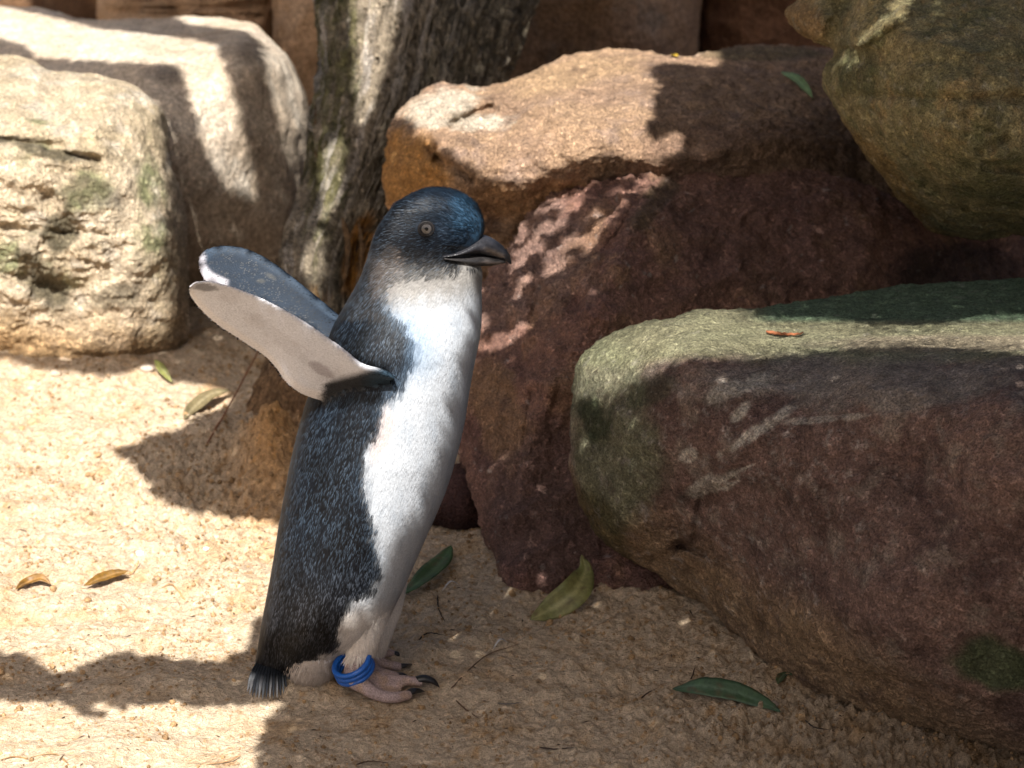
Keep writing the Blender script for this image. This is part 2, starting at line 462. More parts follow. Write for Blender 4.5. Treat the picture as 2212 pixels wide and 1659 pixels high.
# ================================================================ BOULDERS
ROCKS = {}
def crease(px, py, line, width, depth):
    q = np.full(px.shape, 1e9)
    for (x1, y1), (x2, y2) in zip(line[:-1], line[1:]):
        t = np.clip(((px - x1) * (x2 - x1) + (py - y1) * (y2 - y1)) / ((x2 - x1) ** 2 + (y2 - y1) ** 2), 0, 1)
        q = np.minimum(q, np.hypot(px - x1 - t * (x2 - x1), py - y1 - t * (y2 - y1)))
    q = np.sqrt(q * q + 25)
    return depth * (1 - np.exp(-q / width))
def boulder(key, outline, center, ctrl, roll, back, colour, mat, label, n=520, m=150, power=3.0,
            amp=(0.012, 0.0035, 0.0011), dn=0.02, seed=0.0, strata=0.0, stretch=(1, 1, 1), name='boulder', group=None, carve=None, bumpy=None, facet=(0.10, 0.005)):
    ol = smooth_closed(outline, n); c = np.array(center, float)
    u = np.linspace(0, 1, m)[1:]; r = np.sin(u * np.pi / 2) ** 0.95
    px = c[0] + r[:, None] * (ol[:, 0] - c[0]); py = c[1] + r[:, None] * (ol[:, 1] - c[1])
    R = np.broadcast_to(r[:, None], px.shape)
    d = rbf(ctrl, px, py) + roll * (1 - np.sqrt(np.clip(1 - R ** power, 0, 1)))
    flatp = P(px, py, np.full(px.shape, 2.2)).reshape(-1, 3)
    win = (1 - R ** 6)
    d = d + dn * fbm(flatp, 7, 3, off=seed).reshape(px.shape) * win
    # facets
    d = d + dn * 0.7 * np.abs(fbm(flatp, 11, 2, off=seed + 3).reshape(px.shape)) * win
    if facet:
        wq = flatp + 0.35 * facet[0] * np.stack([fbm(flatp, 0.7 / facet[0], 3, off=seed + 21), 0 * flatp[:, 0], fbm(flatp, 0.7 / facet[0], 3, off=seed + 33)], 1)
        d = d - facet[1] * worley(wq[:, 0], wq[:, 2] * 1.2, facet[0], int(seed) % 40).reshape(px.shape) * win * 4
        wq = flatp + 0.012 * np.stack([fbm(flatp, 20, 2, off=seed + 4), 0 * flatp[:, 0], fbm(flatp, 20, 2, off=seed + 3)], 1)
        d = d - facet[1] * 0.45 * worley(wq[:, 0], wq[:, 2] * 1.4, facet[0] * 0.38, int(seed) % 40 + 9).reshape(px.shape) * win * 4
    if strata:
        b = fbm(flatp * [0.35, 0.35, 3.0], 14, 3, off=seed + 8, ridged=True).reshape(px.shape)
        d = d + strata * sstep(0.35, 0.75, b.ravel()).reshape(px.shape) * win
    if carve is not None: d = d + carve(px, py) * win
    front = P(px, py, d)
    mb = 40
    rb = np.cos(np.linspace(0, 1, mb + 1)[1:-1] * np.pi / 2)
    bx = c[0] + rb[:, None] * (ol[:, 0] - c[0]); by = c[1] + rb[:, None] * (ol[:, 1] - c[1])
    bd = d[-1][None, :] * 1.0 + (back * np.sqrt(1 - rb ** 2))[:, None]
    bk = P(bx, by, bd)
    cd = rbf(ctrl, c[0:1], c[1:2])
    cen = front[0].mean(0)[None]
    cb = bk[-1].mean(0)[None]
    V = np.vstack([cen, front.reshape(-1, 3), bk.reshape(-1, 3), cb])
    mm = (m - 1) + (mb - 1)
    f = grid_faces(n, mm, True, 1)
    j = np.arange(n)
    caps0 = np.stack([np.zeros(n, int), 1 + (j + 1) % n, 1 + j], 1)
    last = 1 + (mm - 1) * n
    caps1 = np.stack([np.full(n, len(V) - 1), last + j, last + (j + 1) % n], 1)
    f = np.vstack([f[:, [0, 1, 2]], f[:, [0, 2, 3]], caps0, caps1])
    # normals from quads
    fn = np.cross(V[f[:, 1]] - V[f[:, 0]], V[f[:, 2]] - V[f[:, 0]])
    nn = np.zeros_like(V)
    for k in range(3): 
        for ax in range(3): nn[:, ax] += np.bincount(f[:, k], fn[:, ax], len(V))
    nn /= np.linalg.norm(nn, axis=1)[:, None] + 1e-12
    cenm = V.mean(0)
    if ((V - cenm) * nn).sum() < 0: nn = -nn; f = f[:, ::-1]
    Q = V * np.array(stretch)
    disp = amp[0] * 0.35 * fbm(Q, 16, 3, off=seed + 1) + amp[1] * fbm(Q, 60, 4, 0.55, off=seed + 2) + amp[2] * fbm(Q, 240, 2, off=seed + 4)
    if bumpy is not None:
        pa, pb = proj(V)
        disp = disp + bumpy(V, pa, pb)
    V = V + nn * disp[:, None]
    pxv, pyv = proj(V)
    colr = colour(V, nn, pxv, pyv)
    nf = len(f)
    o = thing(name, V, f, mat, label, 'boulder', group, colr)
    ROCKS[key] = o
    return o

def c_const(c1, c2, freq=9, seed=0, c3=None, s=None):
    def fn(V, nn, px, py):
        k = sstep(-0.25, 0.35, fbm(V, freq, 4, 0.6, off=seed))
        c = mixc(np.tile(np.array(c1), (len(V), 1)), c2, k)
        if c3 is not None: c = mixc(c, c3, sstep(0.05, 0.45, fbm(V, freq * 2.3, 4, 0.6, off=seed + 5)))
        return c
    return fn
def blob(px, py, cx, cy, rx, ry, ang=0.0, V=None, ns=0.5, fr=25):
    a = math.radians(ang); dx = px - cx; dy = py - cy
    u = (dx * math.cos(a) + dy * math.sin(a)) / rx; v = (-dx * math.sin(a) + dy * math.cos(a)) / ry
    d = np.sqrt(u * u + v * v)
    if V is not None: d = d + ns * fbm(V, fr, 4, 0.6, off=cx * 0.13)
    return sstep(1.15, 0.6, d)
GRP = 'sandstone boulders piled round the sand'

# --- pale boulder, left front
A_out = [(-260,140),(-100,118),(0,117),(43,120),(77,133),(103,155),(150,158),(217,167),(283,180),(317,207),(350,233),(357,267),(367,317),(370,367),(390,417),(400,483),(403,553),(407,601),(407,701),(400,731),(387,758),(333,790),(310,815),(233,850),(100,850),(-100,840),(-300,820),(-340,480)]
def colA(V, nn, px, py):
    c = c_const([0.64, 0.52, 0.37], [0.54, 0.43, 0.28], 14, 3.0, [0.66, 0.57, 0.45])(V, nn, px, py)
    c = mixc(c, [0.46, 0.27, 0.11], sstep(620, 800, py + 90 * fbm(V, 12, 3)) * 0.75)
    g = sstep(-0.1, 0.35, fbm(V, 22, 4, 0.65, off=71.0))
    moss = np.maximum.reduce([blob(px, py, 120, 400, 150, 90, 10, V), blob(px, py, 100, 560, 130, 70, 0, V), blob(px, py, 330, 480, 45, 160, 0, V), blob(px,py,100,250,60,25,0,V)])
    c = mixc(c, [0.24, 0.25, 0.12], moss * g * 0.9)
    dk = np.maximum.reduce([blob(px, py, 110, 330, 110, 14, 12, V, .9, 40), blob(px, py, 130, 500, 40, 60, 20, V, .9, 40), blob(px, py, 90, 600, 75, 50, 60, V, .9, 40), blob(px, py, 250, 640, 60, 30, 0, V, 1.1, 50) * .7, blob(px, py, 190, 420, 70, 40, 20, V, 1.1, 50) * .7, blob(px,py,15,300,50,8,0,V,.8,40)])
    c = mixc(c, [0.10, 0.085, 0.05], dk * 0.85)
    return c
def carveA(px, py):
    f = crease(px, py, [(-100, 170), (60, 165), (190, 205), (300, 225), (350, 310), (378, 480), (385, 700)], 60, .016)
    for (x1, y1, x2, y2, w, dd) in [(-50, 300, 130, 315, 9, .012), (100, 325, 210, 345, 8, .014), (-20, 490, 230, 505, 7, .006), (60, 600, 160, 640, 22, .012), (100, 430, 150, 500, 20, .012)]:
        t = np.clip(((px - x1) * (x2 - x1) + (py - y1) * (y2 - y1)) / ((x2 - x1) ** 2 + (y2 - y1) ** 2), 0, 1)
        q = np.hypot(px - x1 - t * (x2 - x1), (py - y1 - t * (y2 - y1)))
        f += dd * np.exp(-(q / w) ** 2)
    return f
boulder('A', A_out, (120, 480), [(200,840,2.40),(0,800,2.41),(200,500,2.36),(200,260,2.38),(200,185,2.43),(360,400,2.39),(380,700,2.41),(-200,500,2.40),(0,300,2.36),(-250,200,2.45),(0,140,2.46)],
        0.07, 0.30, colA, M_rock, 'pale cream boulder with green lichen and dark cracks at the left edge', power=5, amp=(0.010, 0.0032, 0.0012), dn=0.022, seed=1.0, strata=0.003, group=GRP, bumpy=lambda V, a, b: 0.0075 * np.maximum(blob(a, b, 110, 560, 190, 190, 0, V, .4), blob(a, b, 120, 380, 160, 50, 0, V, .4) * .7) * np.maximum(fbm(V * [1, 1, 1.5], 60, 4, .6, off=68.), -.25), carve=carveA, n=640, m=190)

# --- big pale block behind it
B_out = [(-300,10),(0,15),(90,18),(135,30),(160,40),(207,42),(367,40),(393,37),(470,40),(547,50),(567,67),(620,113),(640,147),(660,200),(680,273),(678,317),(670,383),(660,427),(660,560),(650,700),(600,790),(300,860),(-300,860)]
def colB(V, nn, px, py):
    c = c_const([0.64, 0.53, 0.41], [0.56, 0.44, 0.32], 9, 13.0, [0.66, 0.57, 0.46])(V, nn, px, py)
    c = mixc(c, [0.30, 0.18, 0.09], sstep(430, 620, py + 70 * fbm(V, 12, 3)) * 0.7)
    c = mixc(c, [0.15, 0.12, 0.09], np.maximum(blob(px, py, 545, 110, 40, 30, 0, V), blob(px, py, 365, 160, 40, 25, 0, V)) * 0.5)
    return c
boulder('B', B_out, (330, 330), [(500,720,2.58),(500,400,2.54),(450,170,2.55),(520,110,2.58),(450,60,2.72),(600,200,2.60),(650,400,2.62),(100,45,2.76),(300,110,2.60),(200,55,2.74),(0,300,2.56),(0,700,2.58),(330,60,2.72)],
        0.09, 0.35, colB, M_soft, 'smooth pale squared block behind the cream boulder, striped by shadow', power=6, amp=(0.008, 0.002, 0.0007), dn=0.014, seed=21.0, group=GRP, carve=lambda px, py: crease(px, py, [(-200, 95), (200, 92), (430, 118), (540, 112), (590, 150), (640, 430)], 60, .028), facet=(0.16, 0.003))

# --- background boulders
boulder('K', [(-350,-260),(120,-260),(330,-230),(340,150),(200,300),(-350,300)], (40, 0), [(0,0,3.25),(300,0,3.3),(0,200,3.2)], 0.1, 0.3,
        c_const([0.16, 0.085, 0.04], [0.10, 0.055, 0.03], 8, 2.0), M_soft, 'dark brown boulder in the far upper left corner', n=240, m=60, group=GRP)
boulder('C1', [(213,-300),(400,-320),(584,-300),(590,0),(588,300),(400,420),(215,400),(211,0)], (400, 60), [(220,0,3.0),(400,0,2.97),(585,0,3.0),(400,300,2.95)], 0.06, 0.4,
        c_const([0.45, 0.29, 0.17], [0.36, 0.22, 0.12], 9, 5.0, [0.48, 0.33, 0.21]), M_soft, 'tan wall like boulder behind the pale block', n=300, m=90, power=7, strata=0.02, seed=4.0, group=GRP)
boulder('C2', [(586,-300),(760,-330),(960,-300),(960,400),(760,620),(588,420),(592,60)], (760, 60), [(590,0,2.93),(760,0,2.90),(960,0,2.95),(700,400,2.9)], 0.06, 0.4,
        c_const([0.48, 0.30, 0.17], [0.38, 0.23, 0.12], 9, 8.0, [0.50, 0.33, 0.20]), M_soft, 'brown upright boulder just left of the tree trunk', n=300, m=90, power=7, seed=7.0, group=GRP)
boulder('E1', [(980,-300),(1250,-340),(1470,-300),(1515,-100),(1508,100),(1480,330),(1300,480),(980,460)], (1260, 50), [(1100,0,2.85),(1300,0,2.80),(1480,50,2.84),(1250,200,2.86),(1300,-250,2.9)], 0.10, 0.4,
        c_const([0.36, 0.23, 0.14], [0.30, 0.20, 0.14], 8, 15.0, [0.28, 0.21, 0.16]), M_soft, 'greyish brown boulder right of the trunk, behind the tan boulder', n=340, m=90, power=4, seed=9.0, group=GRP)
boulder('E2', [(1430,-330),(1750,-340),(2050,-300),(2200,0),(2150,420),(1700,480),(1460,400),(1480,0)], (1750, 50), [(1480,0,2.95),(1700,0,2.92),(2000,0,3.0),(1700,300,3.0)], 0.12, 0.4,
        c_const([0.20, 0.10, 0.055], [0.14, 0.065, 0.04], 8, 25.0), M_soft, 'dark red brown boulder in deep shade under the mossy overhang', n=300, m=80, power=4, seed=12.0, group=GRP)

# --- tan boulder
D_out = [(949,180),(926,193),(893,213),(863,240),(843,283),(836,333),(828,360),(828,400),(839,443),(880,560),(1000,700),(1500,760),(2000,700),(2150,450),(2100,200),(1950,110),(1796,104),(1758,100),(1609,102),(1549,111),(1498,122),(1438,122),(1387,110),(1335,106),(1267,111),(1209,128),(1176,147),(1143,160),(1076,185),(1043,192),(1003,190),(969,183)]
def colD(V, nn, px, py):
    c = c_const([0.46, 0.30, 0.185], [0.40, 0.26, 0.17], 14, 33.0, [0.38, 0.26, 0.19])(V, nn, px, py)
    c = mixc(c, [0.52, 0.26, 0.075], np.maximum(blob(px, py, 880, 370, 90, 110, 0, V), blob(px, py, 1150, 430, 160, 50, 0, V)*.4) * 0.9)
    c = mixc(c, [0.68, 0.58, 0.45], np.maximum(blob(px, py, 960, 225, 90, 35, -12, V, .7, 40), blob(px, py, 1000, 262, 110, 20, 0, V, .8, 50), ) * 0.9)
    c = mixc(c, [0.50, 0.33, 0.18], blob(px, py, 1230, 160, 180, 35, -12, V) * 0.6)
    c = mixc(c, [0.27, 0.165, 0.11], blob(px, py, 1600, 350, 300, 110, 0, V) * 0.7)
    c = mixc(c, [0.16, 0.14, 0.07], blob(px, py, 1640, 115, 170, 18, 0, V) * 0.6)
    c = mixc(c, [0.24, 0.15, 0.10], sstep(0.1, 0.5, fbm(V, 45, 4, .6, off=3.3)) * 0.6)
    return c
def carveD(px, py):
    f = crease(px, py, [(840, 300), (905, 268), (940, 330), (1040, 385), (1130, 395), (1240, 352), (1330, 335), (1420, 350), (1700, 300)], 70, .022)
    for (x1, y1, x2, y2, w, dd) in [(985,262,1060,235,11,.035),(925,305,945,345,10,.02),(945,345,1020,385,10,.012),(1240,205,1330,225,5,.008),(900,250,930,265,8,.012),(1060,225,1180,190,9,-.006)]:
        t = np.clip(((px - x1) * (x2 - x1) + (py - y1) * (y2 - y1)) / ((x2 - x1) ** 2 + (y2 - y1) ** 2), 0, 1)
        q = np.hypot(px - x1 - t * (x2 - x1), (py - y1 - t * (y2 - y1)))
        f += dd * np.exp(-(q / w) ** 2)
    return f
boulder('D', D_out, (1350, 330), [(850,380,2.24),(880,300,2.25),(930,260,2.26),(960,200,2.33),(1000,340,2.20),(1080,480,2.26),(1200,300,2.19),(1200,240,2.22),(1250,150,2.36),(1400,280,2.19),(1400,180,2.28),(1400,130,2.38),(1600,150,2.38),(1600,280,2.22),(1050,220,2.33),(1800,150,2.42),(1300,450,2.24),(1500,400,2.20),(1800,420,2.25),(2050,400,2.35),(1100,600,2.3)],
        0.07, 0.30, colD, M_rock, 'tan orange boulder right of the trunk, a green leaf on its top', power=5, amp=(0.012, 0.0055, 0.0016), dn=0.018, seed=41.0, group=GRP, facet=(0.10, 0.005), bumpy=lambda V, a, b: 0.0050 * blob(a, b, 1120, 300, 260, 90, 5, V, .3) * np.maximum(fbm(V, 95, 3, .6, off=67.), -.2), carve=carveD, n=640, m=165)

# --- rough dark red boulder
F_out = [(1090,560),(1120,500),(1150,450),(1170,430),(1210,400),(1270,383),(1330,370),(1400,360),(1450,353),(1500,345),(1540,332),(1580,332),(1605,345),(1700,352),(1760,367),(1820,385),(1870,400),(1930,425),(2000,450),(2120,470),(2300,480),(2400,800),(2300,1250),(1900,1340),(1500,1340),(1200,1325),(1078,1320),(1076,1210),(1050,1180),(1030,1110),(1005,1060),(998,1010),(990,960),(985,850),(1000,700),(1040,620)]
def colF(V, nn, px, py):
    c = c_const([0.40, 0.215, 0.155], [0.29, 0.15, 0.118], 10, 53.0, [0.44, 0.25, 0.155])(V, nn, px, py)
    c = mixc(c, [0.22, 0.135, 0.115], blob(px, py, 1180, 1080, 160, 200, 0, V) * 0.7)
    c = mixc(c, [0.42, 0.25, 0.14], np.maximum(blob(px, py, 1070, 880, 60, 150, -15, V, .7), blob(px, py, 1240, 560, 40, 170, 30, V, .7) * 0.8) * 0.8)
    c = mixc(c, [0.42, 0.27, 0.215], blob(px, py, 1140, 560, 130, 170, 20, V, .8) * 0.75)  # sunlit left flank imitated by a paler, pinker colour
    c = mixc(c, [0.10, 0.09, 0.045], blob(px, py, 1420, 430, 30, 90, 40, V, .7) * 0.6)
    c = mixc(c, [0.17, 0.095, 0.08], blob(px, py, 1650, 500, 250, 160, 0, V, .5) * 0.4)
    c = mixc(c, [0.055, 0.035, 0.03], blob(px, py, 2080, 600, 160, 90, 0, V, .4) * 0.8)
    c = mixc(c, [0.13, 0.07, 0.06], sstep(.1, .5, fbm(V, 70, 4, .7, off=27.)) * .55)
    c = mixc(c, [0.55, 0.45, 0.40], sstep(0.50, 0.58, fbm(V, 130, 2, off=7.7)) * 0.7)
    return c
def carveF(px, py):
    f = crease(px, py, [(1500, 345), (1450, 400), (1385, 450), (1340, 560), (1300, 660), (1230, 760), (1160, 900), (1120, 1050), (1085, 1290)], 110, .045)
    for (x1, y1, x2, y2, w, dd) in [(1250,640,1200,860,12,.004),(1200,560,1240,660,14,.005),(1330,470,1260,620,12,-.012),(1195,860,1190,1000,9,.003),(1380,440,1300,540,10,.012),(1130,500,1100,640,16,.016),(1170,560,1150,700,14,.014),(1215,450,1200,560,9,.012),(1250,420,1240,500,9,.010),(1080,640,1060,740,14,.012),(1085,1190,1150,850,6,.006),(1620,480,1700,560,14,.008)]:
        t = np.clip(((px - x1) * (x2 - x1) + (py - y1) * (y2 - y1)) / ((x2 - x1) ** 2 + (y2 - y1) ** 2), 0, 1)
        q = np.hypot(px - x1 - t * (x2 - x1), (py - y1 - t * (y2 - y1)))
        f += dd * np.exp(-(q / w) ** 2)
    return f
boulder('F', F_out, (1500, 820), [(1078,1300,1.955),(1450,1310,1.955),(1250,1290,1.955),(1000,950,2.07),(1090,900,2.035),(1200,760,2.03),(1290,640,2.03),(1360,470,2.09),(1460,370,2.19),(1550,345,2.2),(1150,470,2.20),(1060,640,2.14),(1200,420,2.2),(1100,1100,2.0),(1250,1000,2.0),(1400,640,2.05),(1400,900,2.02),(1700,500,2.14),(1700,700,2.1),(2000,560,2.22),(1800,900,2.1),(2200,700,2.3),(2200,1200,2.2)],
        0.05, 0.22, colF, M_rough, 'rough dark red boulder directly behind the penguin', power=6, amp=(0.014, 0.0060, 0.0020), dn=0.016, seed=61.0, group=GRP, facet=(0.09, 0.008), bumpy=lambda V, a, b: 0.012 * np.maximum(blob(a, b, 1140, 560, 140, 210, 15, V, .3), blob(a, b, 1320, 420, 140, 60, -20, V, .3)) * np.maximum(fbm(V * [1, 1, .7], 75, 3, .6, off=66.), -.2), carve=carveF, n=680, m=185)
# small dark one at the base
boulder('S', [(900,1135),(930,1060),(985,1000),(1010,1010),(1040,1060),(1060,1140),(1000,1150)], (985, 1085), [(950,1130,2.085),(985,1080,2.08),(1040,1100,2.085),(990,1020,2.10)], 0.03, 0.05,
        c_const([0.14, 0.062, 0.05], [0.09, 0.04, 0.035], 20, 3.0), M_rough, 'small dark red rock half buried in sand between penguin and red boulder', n=160, m=40, dn=0.004, amp=(0.004, 0.003, 0.001), group=None, name='rock')

# --- mossy overhang top right
G_out = [(1760,-120),(1724,0),(1698,26),(1707,51),(1728,73),(1758,90),(1796,104),(1801,124),(1779,145),(1779,188),(1805,230),(1839,290),(1873,337),(1920,393),(1946,431),(1993,482),(2010,497),(2057,508),(2104,518),(2147,516),(2180,505),(2212,508),(2330,520),(2560,420),(2650,100),(2560,-300),(2000,-380)]
def colG(V, nn, px, py):
    c = c_const([0.42, 0.34, 0.17], [0.28, 0.25, 0.13], 26, 73.0, [0.44, 0.32, 0.15])(V, nn, px, py)
    c = mixc(c, [0.15, 0.155, 0.065], sstep(-0.05, 0.45, fbm(V, 34, 5, .7, off=9.0)) * 0.7)
    c = mixc(c, [0.05, 0.045, 0.02], sstep(.2, .5, fbm(V * [1, 1, 1.6], 40, 4, .7, off=55.)) * .5)
    c = mixc(c, [0.36, 0.22, 0.075], blob(px, py, 1900, 380, 200, 45, 48, V, .6) * 0.7)
    c = mixc(c, [0.34, 0.20, 0.09], blob(px, py, 1730, 50, 50, 50, 0, V, .6) * 0.7)
    c = mixc(c, [0.10, 0.11, 0.05], np.maximum(blob(px, py, 1850, 150, 70, 60, 0, V, .8), blob(px, py, 2150, 400, 120, 50, 20, V, .8)) * 0.6)
    c = mixc(c, [0.46, 0.41, 0.29], sstep(0.12, 0.5, fbm(V, 120, 3, .7, off=1.4)) * 0.6)
    return c
def carveG(px, py):
    f = np.zeros_like(px)
    for (x1, y1, x2, y2, w, dd) in [(1790,110,1850,-60,26,.035),(1960,20,1810,140,10,-.012),(2000,400,2090,450,9,.02),(2090,450,2212,490,9,.012),(2130,360,2230,372,10,.014),(2120,330,2170,300,10,.008),(1830,205,2212,215,12,.008),(1880,320,1960,420,12,-.01)]:
        t = np.clip(((px - x1) * (x2 - x1) + (py - y1) * (y2 - y1)) / ((x2 - x1) ** 2 + (y2 - y1) ** 2), 0, 1)
        q = np.hypot(px - x1 - t * (x2 - x1), (py - y1 - t * (y2 - y1)))
        f += dd * np.exp(-(q / w) ** 2)
    return f
boulder('G', G_out, (2180, 130), [(1740,40,2.06),(1800,180,2.02),(1900,80,1.98),(1950,300,1.98),(2000,460,2.06),(2150,500,2.06),(2200,200,1.92),(2150,380,1.95),(2500,300,2.0),(2200,-200,2.05),(1900,-200,2.1),(2550,0,2.0)],
        0.07, 0.30, colG, M_rock, 'olive mossy boulder overhanging at the upper right corner', power=4, amp=(0.012, 0.0035, 0.0012), dn=0.02, seed=81.0, facet=(0.085, 0.006), strata=0.0015, group=GRP, carve=carveG, n=620, m=170)

# --- large boulder right foreground
H_out = [(2212,600),(2014,612),(1870,629),(1727,653),(1631,665),(1573,668),(1511,669),(1449,691),(1353,710),(1315,729),(1272,758),(1248,787),(1236,839),(1230,911),(1231,1007),(1248,1084),(1286,1151),(1344,1199),(1420,1238),(1459,1271),(1535,1318),(1607,1386),(1682,1450),(1720,1476),(1776,1506),(1870,1540),(1945,1559),(2020,1577),(2095,1600),(2212,1628),(2400,1680),(2750,1700),(2900,1300),(2850,800),(2600,620)]
def colH(V, nn, px, py):
    c = c_const([0.28, 0.175, 0.14], [0.17, 0.105, 0.088], 16, 93.0, [0.33, 0.25, 0.20])(V, nn, px, py)
    c = mixc(c, [0.36, 0.31, 0.26], blob(px, py, 1850, 810, 420, 80, 0, V, .8, 30) * 0.75)
    low = sstep(-60, 90, (py - 1238) - (px - 1420) * 0.62 + 130 + 60 * fbm(V, 10, 3))
    c = mixc(c, [0.42, 0.28, 0.155], low * 0.85)
    c = mixc(c, [0.20, 0.115, 0.06], low * sstep(.0, .5, fbm(V * [1, 1, 2.2], 22, 4, .65, off=4.2)) * 0.7)
    gr = np.maximum.reduce([blob(px, py, 1300, 830, 130, 110, 0, V, .5), blob(px, py, 1330, 1000, 110, 160, 0, V, .5)])
    c = mixc(c, [0.22, 0.23, 0.14], gr * 0.8)
    c = mixc(c, [0.46, 0.44, 0.29], gr * sstep(.1, .5, fbm(V, 90, 4, .7, off=6.6)) * .6)
    c = mixc(c, [0.10, 0.055, 0.048], sstep(.05, .45, fbm(V * [1, 1, 1.8], 30, 5, .7, off=123.)) * .6)
    top = sstep(775, 735, py - 20 + 22 * fbm(V, 25, 3) + np.maximum(0, 1480 - px) * -0.1)
    c = mixc(c, [0.30, 0.30, 0.17], top * 0.8)
    c = mixc(c, [0.36, 0.29, 0.20], blob(px, py, 2050, 742, 320, 22, 0, V, .4) * 0.8)
    bk = sstep(-6, 8, 695 - py) * sstep(1600, 1680, px)
    c = mixc(c, [0.13, 0.20, 0.12], bk * 0.9)
    c = mixc(c, [0.035, 0.05, 0.022], np.maximum(blob(px, py, 1288, 905, 36, 70, -20, V, 1.0, 40), blob(px, py, 1400, 850, 80, 25, -25, V, .9)*.6) * 0.8)
    c = mixc(c, [0.085, 0.070, 0.02], blob(px, py, 1300, 1130, 40, 110, -35, V, .6) * 0.7)
    pale = np.maximum.reduce([blob(px, py, 1640, 930, 105, 15, -33, V, .9, 60), blob(px, py, 1600, 890, 28, 15, -50, V, 1.0, 60), blob(px, py, 1540, 1045, 70, 20, -20, V, 1.1, 60), blob(px, py, 1590, 840, 90, 22, -20, V, 1.1, 45) * .7, blob(px, py, 1490, 985, 20, 14, -40, V, 1., 45), blob(px,py,1780,905,120,8,-5,V,1.1,45)*.6, blob(px,py,1570,1030,80,5,-25,V,.7,45)])
    c = mixc(c, [0.70, 0.63, 0.53], pale * sstep(-.6, .1, fbm(V, 170, 3, .7, off=12.)) * 0.95)
    lich = np.maximum(sstep(0.10, 0.42, fbm(V, 75, 5, .75, off=2.9)) * blob(px, py, 1600, 1060, 360, 300, 0, V, .5), sstep(0.2, 0.5, fbm(V, 110, 4, .75, off=5.9)) * .5)
    c = mixc(c, [0.55, 0.49, 0.44], lich * 0.6)
    c = mixc(c, [0.075, 0.12, 0.05], blob(px, py, 2150, 1440, 110, 60, 10, V, .6) * 0.8)
    c = mixc(c, [0.10, 0.055, 0.04], np.maximum(blob(px, py, 1480, 1170, 40, 16, -20, V, .6), blob(px, py, 1650, 1120, 240, 150, 15, V, .8, 18) * sstep(-.1, .4, fbm(V, 40, 4, .7, off=91.)) * .8) * 0.7)
    return c
def carveH(px, py):
    f = crease(px, py, [(1260, 790), (1330, 765), (1500, 735), (1800, 745), (2300, 745)], 60, .014) + crease(px, py, [(1400, 1180), (1600, 1290), (1850, 1420), (2300, 1540)], 90, .016)
    for (x1, y1, x2, y2, w, dd) in [(1290,860,1300,960,18,.012),(1410,1215,1470,1180,10,.016),(1470,1180,1520,1195,8,.014),(1500,1170,1512,1080,8,.008),(1520,1240,1700,1330,9,.006),(1460,1150,1440,1060,14,.006),(1380,960,1330,1080,40,-.006),(1530,1050,1640,940,10,-.003),(1400,1240,1600,1360,16,.004),(1300,760,1500,735,14,-.006)]:
        t = np.clip(((px - x1) * (x2 - x1) + (py - y1) * (y2 - y1)) / ((x2 - x1) ** 2 + (y2 - y1) ** 2), 0, 1)
        q = np.hypot(px - x1 - t * (x2 - x1), (py - y1 - t * (y2 - y1)))
        f += dd * np.exp(-(q / w) ** 2)
    return f
boulder('H', H_out, (1900, 1020), [(1245,850,1.93),(1240,1000,1.93),(1320,900,1.88),(1330,1150,1.91),(1450,1250,1.92),(1600,1370,1.86),(1800,1500,1.79),(2000,1570,1.745),(2212,1620,1.72),(1500,900,1.82),(1500,760,1.85),(1900,760,1.80),(1900,735,1.84),(1900,690,1.93),(1700,675,1.95),(1500,680,1.93),(2200,700,1.90),(2200,760,1.76),(2200,610,2.02),(1900,635,2.0),(1700,1100,1.77),(2000,1000,1.70),(2200,1300,1.66),(1900,1350,1.71),(2500,1000,1.66),(2500,1500,1.64),(2500,700,1.85),(1300,760,1.93)],
        0.045, 0.35, colH, M_rock, 'huge maroon boulder with green mossy rim filling the right foreground', power=7, amp=(0.010, 0.0030, 0.0011), dn=0.012, seed=101.0, group=GRP, facet=(0.15, 0.0035), carve=carveH, n=800, m=220)

boulder('R', [(2700,700),(3300,500),(4000,700),(4200,1500),(3900,2500),(3100,2700),(2650,2200),(2560,1400)], (3350, 1500), [(2700,1000,1.42),(3300,800,1.40),(3300,1500,1.30),(4000,1500,1.4),(3300,2500,1.32)], 0.12, 0.35,  # added out of view to keep skylight off the lower right
        c_const([0.30, 0.19, 0.14], [0.22, 0.13, 0.10], 9, 5.0), M_rock, 'unseen brown boulder added beyond the right edge to darken the lower right', n=160, m=40, group=GRP)
